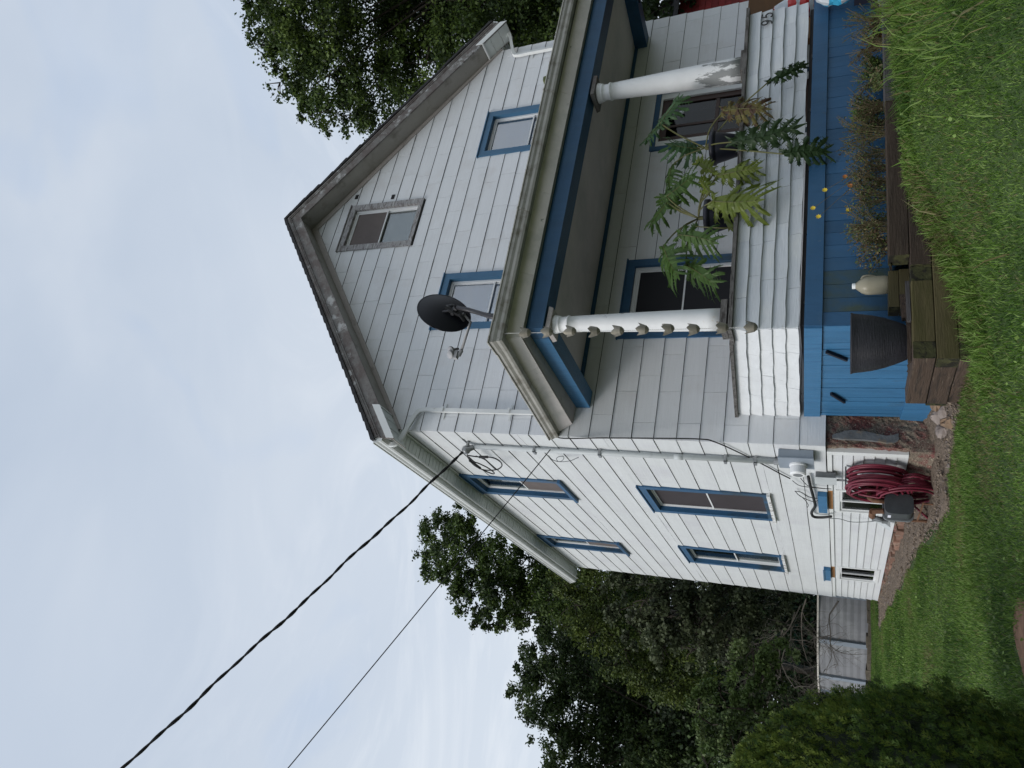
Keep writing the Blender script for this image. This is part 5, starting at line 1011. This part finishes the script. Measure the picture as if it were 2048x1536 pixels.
def bag(name, c, r, mats, lab, cat, bands):
    mb = MB(); n = 14; k = 9; rg = np.random.RandomState(len(lab))
    for i in range(k+1):
        t = i/k; sc = math.sin(math.pi*(.12+.80*t))**.5
        for jn in range(n):
            a = 2*math.pi*jn/n; w = 1+rg.uniform(-.09, .09); mb.v.append((c[0]+r[0]*sc*w*math.cos(a), c[1]+r[1]*sc*w*math.sin(a), c[2]+r[2]*t+rg.uniform(-.01, .01)))
    for i in range(k):
        for jn in range(n): mb.f.append((i*n+jn, i*n+(jn+1) % n, (i+1)*n+(jn+1) % n, (i+1)*n+jn)); mb.m.append(bands[i % len(bands)] if not callable(bands) else bands(i, jn))
    mb.f.append(tuple(range(n))[::-1]); mb.m.append(0); mb.f.append(tuple(range(k*n, k*n+n))); mb.m.append(0)
    o = mb.build(name, mats, None); tag(o, lab, cat)
bag('plastic_bag', (4.27, -2.07, -.25), (.17, .12, .38), [m_bagb, m_bagw, m_potn], 'crumpled bright blue and clear plastic bag on the bed at the end of the skirt', 'bag', lambda i, jn: 2 if i < 1 else (0 if (jn//3+i//3) % 2 else 1))
o = MB().box(4.14, 4.46, -2.20, -1.95, -.53, -.24).build('dark_crate', m_potn, None, jit=.004); tag(o, 'dark slatted crate under the blue plastic bag', 'crate')
for k in range(4): MB().box(4.15+.07*k, 4.19+.07*k, -2.212, -2.203, -.50, -.26).build('slat', m_dishm, o)
bag('feed_bag', (4.62, -1.66, .16), (.16, .12, .42), [m_bagr, m_bagw], 'red and white bag on the porch steps beyond the parapet', 'bag', [1, 0, 0, 1, 0, 0, 1, 1, 1])
st_ = thing('porch_steps', (4.9, -1.2, -.5), 'grey wooden porch steps beyond the right end of the parapet', 'steps')
for k in range(4): MB().box(4.45, 5.5, -1.75-.26*k, -1.47-.26*k, .12-.18*k, .16-.18*k).box(4.45, 5.5, -1.50-.26*k, -1.48-.26*k, -.05-.18*k, .118-.18*k).build('step', m_timgr, st_)
MB().box(4.45, 5.5, -1.46, -.62, .12, .16).build('landing', m_timgr, st_)
o = MB().add([(3.9, -2.22, -.50), (5.3, -2.22, -.47), (5.3, -1.98, -.44), (3.9, -1.98, -.46), (3.9, -2.22, -.56), (5.3, -2.22, -.56), (5.3, -1.98, -.56), (3.9, -1.98, -.56)], [(0, 1, 2, 3), (4, 7, 6, 5), (0, 4, 5, 1), (1, 5, 6, 2), (2, 6, 7, 3), (3, 7, 4, 0)]).build('weed_sheet', m_gasl, None); tag(o, 'crumpled grey sheet lying on the soil at the bed end', 'sheet')

# ------------------------------------------------------------------ swimming pool
pc = (1.4, 14.4); pr = 2.55; pz0 = -.90; pz1 = .345
pl = thing('swimming_pool', (pc[0], pc[1], pz0), 'round above-ground swimming pool with grey wall and pale top rail beyond the lawn', 'swimming pool')
NP = 14
for i in range(NP):
    a0, a1 = 2*math.pi*i/NP, 2*math.pi*(i+1)/NP; mb = MB()
    pts = [(pc[0]+pr*math.cos(lerp(a0, a1, t/6)), pc[1]+pr*math.sin(lerp(a0, a1, t/6))) for t in range(7)]
    k = 16
    for t in range(6):
        for q in range(k):
            za, zb_ = lerp(pz0, pz1, q/k), lerp(pz0, pz1, (q+1)/k); o1 = 1+.003*(q % 2); o2 = 1+.003*((q+1) % 2)
            f = lambda p_, o_: (pc[0]+(p_[0]-pc[0])*o_, pc[1]+(p_[1]-pc[1])*o_)
            A, B = f(pts[t], o1), f(pts[t+1], o1); A2, B2 = f(pts[t], o2), f(pts[t+1], o2)
            mb.add([(*A, za), (*B, za), (*B2, zb_), (*A2, zb_)], [(0, 1, 2, 3)])
    mb.build('wall_panel', m_pool, pl)
    c, s = math.cos(a0), math.sin(a0); q = Vector((pc[0]+(pr+.03)*c, pc[1]+(pr+.03)*s, 0)); w = Vector((-s, c, 0))*.055; d = Vector((c, s, 0))*.035
    MB().hexa([q-w-d+Vector((0, 0, pz0)), q+w-d+Vector((0, 0, pz0)), q+w+d+Vector((0, 0, pz0)), q-w+d+Vector((0, 0, pz0)), q-w-d+Vector((0, 0, pz1)), q+w-d+Vector((0, 0, pz1)), q+w+d+Vector((0, 0, pz1)), q-w+d+Vector((0, 0, pz1))]).build('post', m_box, pl)
    mb = MB(); r0, r1 = pr-.08, pr+.09
    for rr0 in (0,):
        A = [(pc[0]+r*math.cos(a), pc[1]+r*math.sin(a), z) for z in (pz1+.002, pz1+.04) for r, a in ((r0, a0), (r1, a0), (r1, a1-.004), (r0, a1-.004))]; mb.hexa(A)
    mb.build('top_rail', m_poolr, pl)
mb = MB(); mb.add([(pc[0]+(pr-.09)*math.cos(2*math.pi*i/28), pc[1]+(pr-.09)*math.sin(2*math.pi*i/28), pz1-.12) for i in range(28)], [tuple(range(28))]); mb.build('water', m_bagb, pl)
mb = MB()
for i in range(30):
    a0, a1 = math.pi+math.pi*i/30, math.pi+math.pi*(i+1)/30; r0, r1 = pr+.10, pr+.32
    z_ = lambda a: gz(pc[0]+r1*math.cos(a), pc[1]+r1*math.sin(a))
    mb.hexa([(pc[0]+r*math.cos(a), pc[1]+r*math.sin(a), z) for z in (-1.1, -.715+.02*math.sin(i*2.3)) for r, a in ((r0, a0), (r1, a0), (r1, a1), (r0, a1))])
o = mb.build('pool_edging', m_conc, None, jit=.01); tag(o, 'dark rough timber edging on the ground round the foot of the pool', 'edging')

# ------------------------------------------------------------------ trees and shrubs
def crown(name, clusters, mats, wts, size, dens, seed, parent=None, label=None, cat=None, group=None, base=None, trunk_r=.2, squash=1.0, sub=26, spread=.17, droop=0, limbs=True, asp=.6, flat=None, holes=.0):
    rg = np.random.RandomState(seed); cl_ = np.array(clusters, float); cx = cl_[:, :3].mean(0)
    if base is None: base = (cx[0], cx[1])
    bz = gz(*base)-.1; rt = thing(name, (base[0], base[1], bz), label, cat, group)
    PP = []; MI = []
    for c in cl_:
        r = c[3]; ns = max(6, int(sub*min(2.2, max(.35, r)**1.2))); d = rg.normal(size=(ns, 3)); d /= np.linalg.norm(d, axis=1)[:, None]
        rad = r*rg.uniform(.35, 1.08, ns)**.6; sc_c = c[:3]+d*rad[:, None]*np.array([1, 1, squash])
        tone = rg.choice(len(mats), p=wts)
        for k in range(ns):
            if rg.rand() < holes: continue
            m = int(dens*r*r/ns*rg.uniform(.5, 1.5)); sg = spread*max(.3, r)*rg.uniform(.7, 1.3)
            p_ = sc_c[k]+rg.normal(size=(m, 3))*np.array([sg, sg, sg*(.65+droop)]); 
            if droop: p_[:, 2] -= droop*np.abs(rg.normal(size=m))*sg
            PP.append(p_); t2 = tone if rg.rand() < .45 else rg.choice(len(mats), p=wts)
            mi = np.where(rg.rand(m) < .6, t2, rg.choice(len(mats), m, p=wts)); MI.append(mi)
    P_ = np.concatenate(PP); mi = np.concatenate(MI); V, F = scatter_leaves(P_, size, mats, mi, seed+1, asp=asp, flat=flat)
    npmesh('crown', V, [F], mats, mi, rt, tuple(cx))
    if limbs:
        low = cl_[:, 2].min(); top = cx[2]; mb = MB(); tp = Vector((cx[0]*.6+base[0]*.4, cx[1]*.6+base[1]*.4, lerp(low, top, .6))); b_ = Vector((base[0], base[1], bz))
        tr = bez([b_, b_.lerp(tp, .5)+Vector((rg.uniform(-.2, .2), 0, 0)), tp], 5); mb.tube(tr, [lerp(trunk_r, trunk_r*.45, i/(len(tr)-1)) for i in range(len(tr))], 9); mb.build('trunk', m_bark, rt, smooth=True)
        mb = MB()
        for c in cl_:
            s_ = tr[rg.randint(len(tr)//2, len(tr))]; e_ = Vector(c[:3]); md = s_.lerp(e_, .5)+Vector((0, 0, .12*(e_-s_).length*.5)); ln = (e_-s_).length
            mb.tube(bez([s_, md, e_], 4), [lerp(trunk_r*.2, .010, i/8) for i in range(9)], 5)
            for q in range(4):
                d = Vector(rg.normal(size=3)).normalized()*c[3]*.8; mb.tube([e_, e_+d*.5+Vector((0, 0, .05)), e_+d], [.018, .012, .004], 4)
        mb.build('limbs', m_bark, rt, smooth=True)
    return rt
crown('maple_tree', CL_RIGHT, lf_maple, [.3, .32, .2, .18], .105, 3600, 21, label='tall broad leafy tree rising behind the right slope of the roof', cat='tree', base=(18.5, 3.5), trunk_r=.24, sub=44, holes=.05, spread=.15)
crown('maple_tree', CL_LOWRIGHT, lf_dark, [.3, .3, .2, .2], .10, 3200, 22, label='dark lower tree seen past the right wall above the red building', cat='tree', base=(10.6, 3.2) if False else (12.2, 6.0), trunk_r=.16)
crown('maple_tree', CL_BACK, lf_maple, [.3, .3, .2, .2], .11, 4600, 23, label='rounded leafy tree rising behind the rear eave of the house', cat='tree', base=(1.0, 19.0), trunk_r=.20, holes=.03, sub=38, spread=.15)
crown('oak_tree', CL_TALL, lf_dark, [.3, .3, .2, .2], .115, 3700, 24, label='dark sparse tree at the far left with sky showing through its branches', cat='tree', base=(-3.2, 20.5), trunk_r=.20, holes=.08, spread=.15, sub=38)
crown('willow_tree', CL_MID, lf_mid, [.3, .32, .23, .15], .085, 6500, 25, label='yellowish green drooping tree between the eave and the grey shrub', cat='tree', base=(-.4, 13.5) if False else (-.6, 17.0), trunk_r=.15, droop=.7, squash=.9)
crown('magnolia_shrub', CL_GREY, lf_grey, [.35, .25, .25, .15], .085, 6500, 26, label='large grey green shrub crowding the rear corner of the house', cat='shrub', base=(1.4, 9.8), trunk_r=.08, asp=.7)
crown('viburnum_shrub', CL_LOW, lf_low, [.3, .3, .2, .2], .075, 7500, 27, label='rounded light green shrub behind the arborvitae', cat='shrub', base=(-2.6, 8.3), trunk_r=.05, asp=.65)
crown('background_trees' if False else 'maple_tree', CL_FILL, lf_dark, [.25, .25, .1, .4], .16, 2300, 29, label='dense dark tree filling the gap between the rear eave and the far left tree', cat='tree', base=(1.5, 25.0), trunk_r=.2, holes=.02, sub=34)
crown('dark_shrubbery', CL_DARK, lf_dark, [.3, .2, .05, .45], .15, 2600, 28, label='dark tangled shrubbery behind the pool', cat='shrub', base=(0, 18.2), trunk_r=.10)
# bare dead branches over the pool
bt = thing('dead_branches', (-.6, 10.6, -.8), 'bare grey dead branches hanging over the pool rail', 'branches'); rg = np.random.RandomState(5); mb = MB()
def twig(p, d, l, r, depth):
    pts = [p]; q = p.copy()
    for i in range(5): d = (d+Vector(rg.normal(size=3))*.22).normalized(); q = q+d*l/5; pts.append(q.copy())
    mb.tube(pts, [lerp(r, r*.45, i/5) for i in range(6)], 4)
    if depth:
        for k in range(5): j = rg.randint(1, 6); twig(pts[j], (d+Vector(rg.normal(size=3))*.75).normalized(), l*.6, r*.5, depth-1)
for k in range(6): twig(Vector((.25-.12*k, 9.8+.2*k, .55+.12*k)), Vector((-.75, .1, .25+.15*rg.normal())).normalized(), 1.5, .018, 3)
twig(Vector((-.02, 8.2, -.1)), Vector((-.5, .4, .5)), 1.0, .02, 2)
mb.build('twigs', m_twig, bt)
# arborvitae at the left edge
av = thing('arborvitae', (-3.20, -2.35, -1.35), 'dense dark green arborvitae filling the near left edge', 'conifer'); rg = np.random.RandomState(9)
n = 50000; zz = rg.uniform(0, 1, n)**.9; ang = rg.uniform(0, 2*math.pi, n)
prof_r = lambda t: .71*np.clip(1-((t-.28)/.745)**2, 0, 1)**.62*(t >= .28)+(.55+.57*t)*(t < .28)
HZ = 1.78; lump = .05*np.sin(ang*7+zz*11)+.05*np.sin(ang*11-zz*23)+.035*np.sin(zz*60+ang*4)
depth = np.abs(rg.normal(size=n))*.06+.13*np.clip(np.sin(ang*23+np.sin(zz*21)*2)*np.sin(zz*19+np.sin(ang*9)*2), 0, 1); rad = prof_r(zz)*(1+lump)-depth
P_ = np.c_[-3.20+rad*np.cos(ang), -2.35+rad*np.sin(ang), -1.35+zz*HZ]
rd = np.c_[np.cos(ang), np.sin(ang), np.zeros(n)]; d = rd*.38+np.array([0, 0, .95])+rg.normal(size=(n, 3))*.22; d /= np.linalg.norm(d, axis=1)[:, None]
e = np.cross(d, rg.normal(size=(n, 3))); e /= np.linalg.norm(e, axis=1)[:, None]; S_ = rg.uniform(.030, .068, n)[:, None]
tone = rg.choice(4, n, p=[.33, .33, .24, .10]); tone = np.where(depth > .13, 3, tone); tone = np.where((zz > .62) & (rg.rand(n) < .45), 2, tone)  # sprays deep in the hollows take the darkest colour as painted shade
VV = []; MI = []
for st_, an in ((0, 0), (.15, .7), (.15, -.7), (.5, .6), (.5, -.6)):   # flat fan-like sprays
    o_ = P_+d*S_*st_; dd_ = d*math.cos(an)+e*math.sin(an); ee_ = np.cross(dd_, np.cross(d, e)); ee_ /= np.linalg.norm(ee_, axis=1)[:, None]; l_ = S_*(.95 if an == 0 else .52*(1.15-st_)); w_ = S_*.055
    VV.append(np.stack([o_, o_+dd_*l_*.6+ee_*w_, o_+dd_*l_, o_+dd_*l_*.6-ee_*w_], 1)); MI.append(tone)
V = np.concatenate(VV).reshape(-1, 3); F = np.arange(len(V)).reshape(-1, 4); mi = np.concatenate(MI)
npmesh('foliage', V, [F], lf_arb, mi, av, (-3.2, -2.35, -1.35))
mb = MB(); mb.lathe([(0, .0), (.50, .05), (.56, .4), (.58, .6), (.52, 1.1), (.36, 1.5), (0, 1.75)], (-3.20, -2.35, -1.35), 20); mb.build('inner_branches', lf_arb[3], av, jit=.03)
MB().tube([(-3.2, -2.35, -1.45), (-3.2, -2.35, -.6)], .06, 8).build('trunk', m_bark, av)

# ------------------------------------------------------------------ gravel bank, dirt patch, pebbles
Ys = np.arange(-.03, 8.3, .08); Ts = np.linspace(0, 1, 9); V = []
edge = lambda y: np.interp(y, [0, 1, 2.3, 4, 6.2, 8.2], [.62, .60, .56, .62, .56, .45])
zt = lambda y: np.interp(y, [0, 1.0, 1.4, 8], [-1.0, -.98, -.90, -.86])
rg = np.random.RandomState(3)
for y in Ys:
    for t in Ts:
        x = .03-(edge(y)+.03+.04*math.sin(y*5))*t; g0 = gz(x, y); z = lerp(float(zt(y)), g0+.006, t**.8)+(rg.uniform(-.014, .022)+.015*math.sin(y*9+x*14))*(1 if 0 < t < 1 else 0); V.append((x, y, (max(z, g0+.002) if t < .99 else g0-.12)-(.2 if y < 0 else 0)))
V = np.array(V); nn = len(Ts); ii = (np.arange(len(Ys)-1)[:, None]*nn+np.arange(nn-1)[None]).ravel(); F = np.stack([ii, ii+nn, ii+nn+1, ii+1], 1)
g = npmesh('gravel_bank', V, [F], [m_grav], np.zeros(len(F)), smooth=True); tag(g, kind='structure')
Xf = np.linspace(-.30, .37, 12); Yf = np.linspace(-1.62, .06, 28); V2 = np.array([(x, y, gz(x, y)+.012+rg.uniform(-.01, .02)+.06*max(0, min(1, (x+.05)/.4))+.05*max(0, 1+y*4)*(x > -.1)) for y in Yf for x in Xf])
V2[::12, 2] -= .05; jj = (np.arange(27)[:, None]*12+np.arange(11)[None]).ravel(); g = npmesh('rubble_bank', V2, [np.stack([jj, jj+1, jj+13, jj+12], 1)], [m_grav], np.zeros(len(jj))); tag(g, kind='structure')
n = 7000; y = rg.uniform(0, 8.2, n); t = rg.uniform(0, 1.02, n); x = .03-(edge(y)+.03)*t; g0 = ground(x, y); z = np.maximum(zt(y)*(1-t**.8)+(g0+.006)*t**.8, g0)+.003
n2_ = 900; x2, y2 = rg.uniform(-.28, .34, n2_), rg.uniform(-1.6, .02, n2_); z2 = ground(x2, y2)+.022+.06*np.clip((x2+.05)/.4, 0, 1); x, y, z, n = np.r_[x, x2], np.r_[y, y2], np.r_[z, z2], n+n2_
s = rg.uniform(.005, .014, n)*np.where(rg.rand(n) < .05, 2.4, 1); base8 = np.array([[1, 0, 0], [0, 1, 0], [-1, 0, 0], [0, -1, 0], [0, 0, .7], [0, 0, -.7]])
V = (np.c_[x, y, z][:, None]+base8[None]*s[:, None, None]*rg.uniform(.6, 1.4, (n, 6, 1))).reshape(-1, 3)
tf = np.array([[0, 1, 4], [1, 2, 4], [2, 3, 4], [3, 0, 4], [1, 0, 5], [2, 1, 5], [3, 2, 5], [0, 3, 5]]); F = (np.arange(n)[:, None, None]*6+tf[None]).reshape(-1, 3)
g = npmesh('gravel', V, [F], [m_peb, m_grav, m_stone], np.repeat(rg.choice(3, n, p=[.5, .35, .15]), 8)); tag(g, kind='stuff')
# bare patch in the lawn near the arborvitae
mb = MB(); k = 22; cxp, cyp = -2.16, -2.35
vs = [(cxp, cyp, gz(cxp, cyp)+.014)]+[(cxp+(.26+.05*math.sin(3*a)+.03*math.sin(7*a))*math.cos(a), cyp+(.42+.1*math.sin(2*a+1))*math.sin(a)) for a in np.linspace(0, 2*math.pi, k, endpoint=False)]
vs = [vs[0]]+[(x_, y_, gz(x_, y_)+.005) for x_, y_ in vs[1:]]; mb.add(vs, [(0, i, i % k+1) for i in range(1, k+1)]); g = mb.build('dirt_patch', m_dirt, None); tag(g, kind='structure')

# ------------------------------------------------------------------ grass
def grass(name, n, region, hmin, hmax, wd, seed, wts, dens=None, lean=.55):
    rg = np.random.RandomState(seed); x = rg.uniform(region[0], region[1], n); y = rg.uniform(region[2], region[3], n)
    keep = np.ones(n, bool)
    keep &= ~((x > -.62+.06*np.sin(y*5)) & (y > -.05) & (y < 8.0) & (x < 7.2)) & ~((x > -.235) & (y > -2.41) & (y < -1.55)) & ~((x > .33) & (y > -2.41) & (y < 8)) & ~((x > -.24+.05*np.sin(y*9)) & (y > -1.6) & (y < 0))
    keep &= ~(((x-cxp)/.27)**2+((y-cyp)/.40)**2 < rg.uniform(.55, 1.1, n)); keep &= ~(np.hypot(x-pc[0], y-pc[1]) < pr+.25)
    keep &= ~((x+3.2)**2+(y+2.35)**2 < .35)
    # keep what lies inside a generous wedge round the view
    ang_ = np.arctan2(x-CP[0], y-CP[1]); keep &= (ang_ > R(-14)) & (ang_ < R(72)) & (np.hypot(x-CP[0], y-CP[1]) > 3.4)
    if dens is not None: keep &= rg.rand(n) < dens(x, y)
    x, y = x[keep], y[keep]; n = len(x); z = ground(x, y)-.004
    h = rg.uniform(hmin, hmax, n)*(1+.35*np.sin(x*2.3+1)*np.sin(y*1.9)); a = rg.uniform(0, 6.283, n); l = rg.uniform(.1, lean, n)
    d = np.c_[np.cos(a)*l, np.sin(a)*l, np.ones(n)]; d /= np.linalg.norm(d, axis=1)[:, None]; b = rg.uniform(0, 6.283, n); w = np.c_[np.cos(b), np.sin(b), np.zeros(n)]*(wd*rg.uniform(.6, 1.4, n))[:, None]
    P0 = np.c_[x, y, z]; M1 = P0+d*(h*.55)[:, None]; T = M1+(d+np.c_[np.cos(a), np.sin(a), -np.ones(n)*.3]*(l*1.1)[:, None])*(h*.5)[:, None]
    V = np.stack([P0-w, P0+w, M1+w*.8, M1-w*.8, T], 1).reshape(-1, 3); i5 = np.arange(n)*5
    F4 = np.stack([i5, i5+1, i5+2, i5+3], 1); F3 = np.stack([i5+3, i5+2, i5+4], 1); mi = rg.choice(5, n, p=wts)
    q1 = x*.8+y*.6; q2 = y*.8-x*.6; patch = np.sin(q1*1.9+1.3*np.sin(q2*1.3))*np.sin(q2*2.4+1.7*np.sin(q1*.9))+.4*np.sin(q1*6+2*np.sin(q2*4))*np.sin(q2*5)+.25*rg.normal(size=n)
    mi = np.where((patch > .75) & (rg.rand(n) < .5), 4, mi); mi = np.where((patch < -.6) & (rg.rand(n) < .5), 3, mi); mi = np.where((np.abs(patch) < .12) & (rg.rand(n) < .4), 2, mi)
    o = npmesh(name, V, [F4, F3], lf_grass, np.r_[mi, mi]); tag(o, kind='stuff')
grass('lawn_grass', 620000, (-4.5, 7.5, -6.2, 3.5), .020, .052, .0030, 31, [.30, .30, .20, .15, .05], lean=.9)
grass('far_grass', 160000, (-4.5, 1.5, 3.5, 12.5), .03, .06, .0055, 32, [.33, .30, .15, .17, .05])
tall = lambda x, y: np.clip((x*.55-y*.30-1.55)*.9, 0, 1)*(.35+.65*(np.sin(x*5.1+y*2)*np.sin(y*4.3-x) > 0))*.9+.012
grass('tall_grass', 26000, (-2.5, 7.5, -6.2, -2.5), .12, .30, .0048, 33, [.25, .25, .30, .05, .15], dens=tall, lean=.9)
grass('edge_grass', 9000, (-.6, 5.5, -2.75, -2.42), .05, .12, .004, 34, [.25, .25, .35, .05, .10], lean=1.2)
# clover and broad weeds in the lawn
rg = np.random.RandomState(8); n = 9000; x = rg.uniform(-2.6, 6, n); y = rg.uniform(-5.5, 5, n)
k_ = (np.sin(x*2.9+1)*np.sin(y*2.3) > .35) & ~((x > -.75) & (y > -2.5)); k_ |= (rg.rand(n) < .5) & (y > -2.95) & (y < -2.45) & (x > -.4); k_ &= ~((x > -.3) & (y > -2.44)); x, y = x[k_], y[k_]
P_ = np.c_[x, y, ground(x, y)+rg.uniform(.02, .06, len(x))]; V, F = scatter_leaves(P_, .026, None, None, 77, asp=.9, flat=.3)
g = npmesh('lawn_weeds', V, [F], [lf_low[1], lf_low[2], lf_grass[2]], rg.choice(3, len(x))); tag(g, kind='stuff')
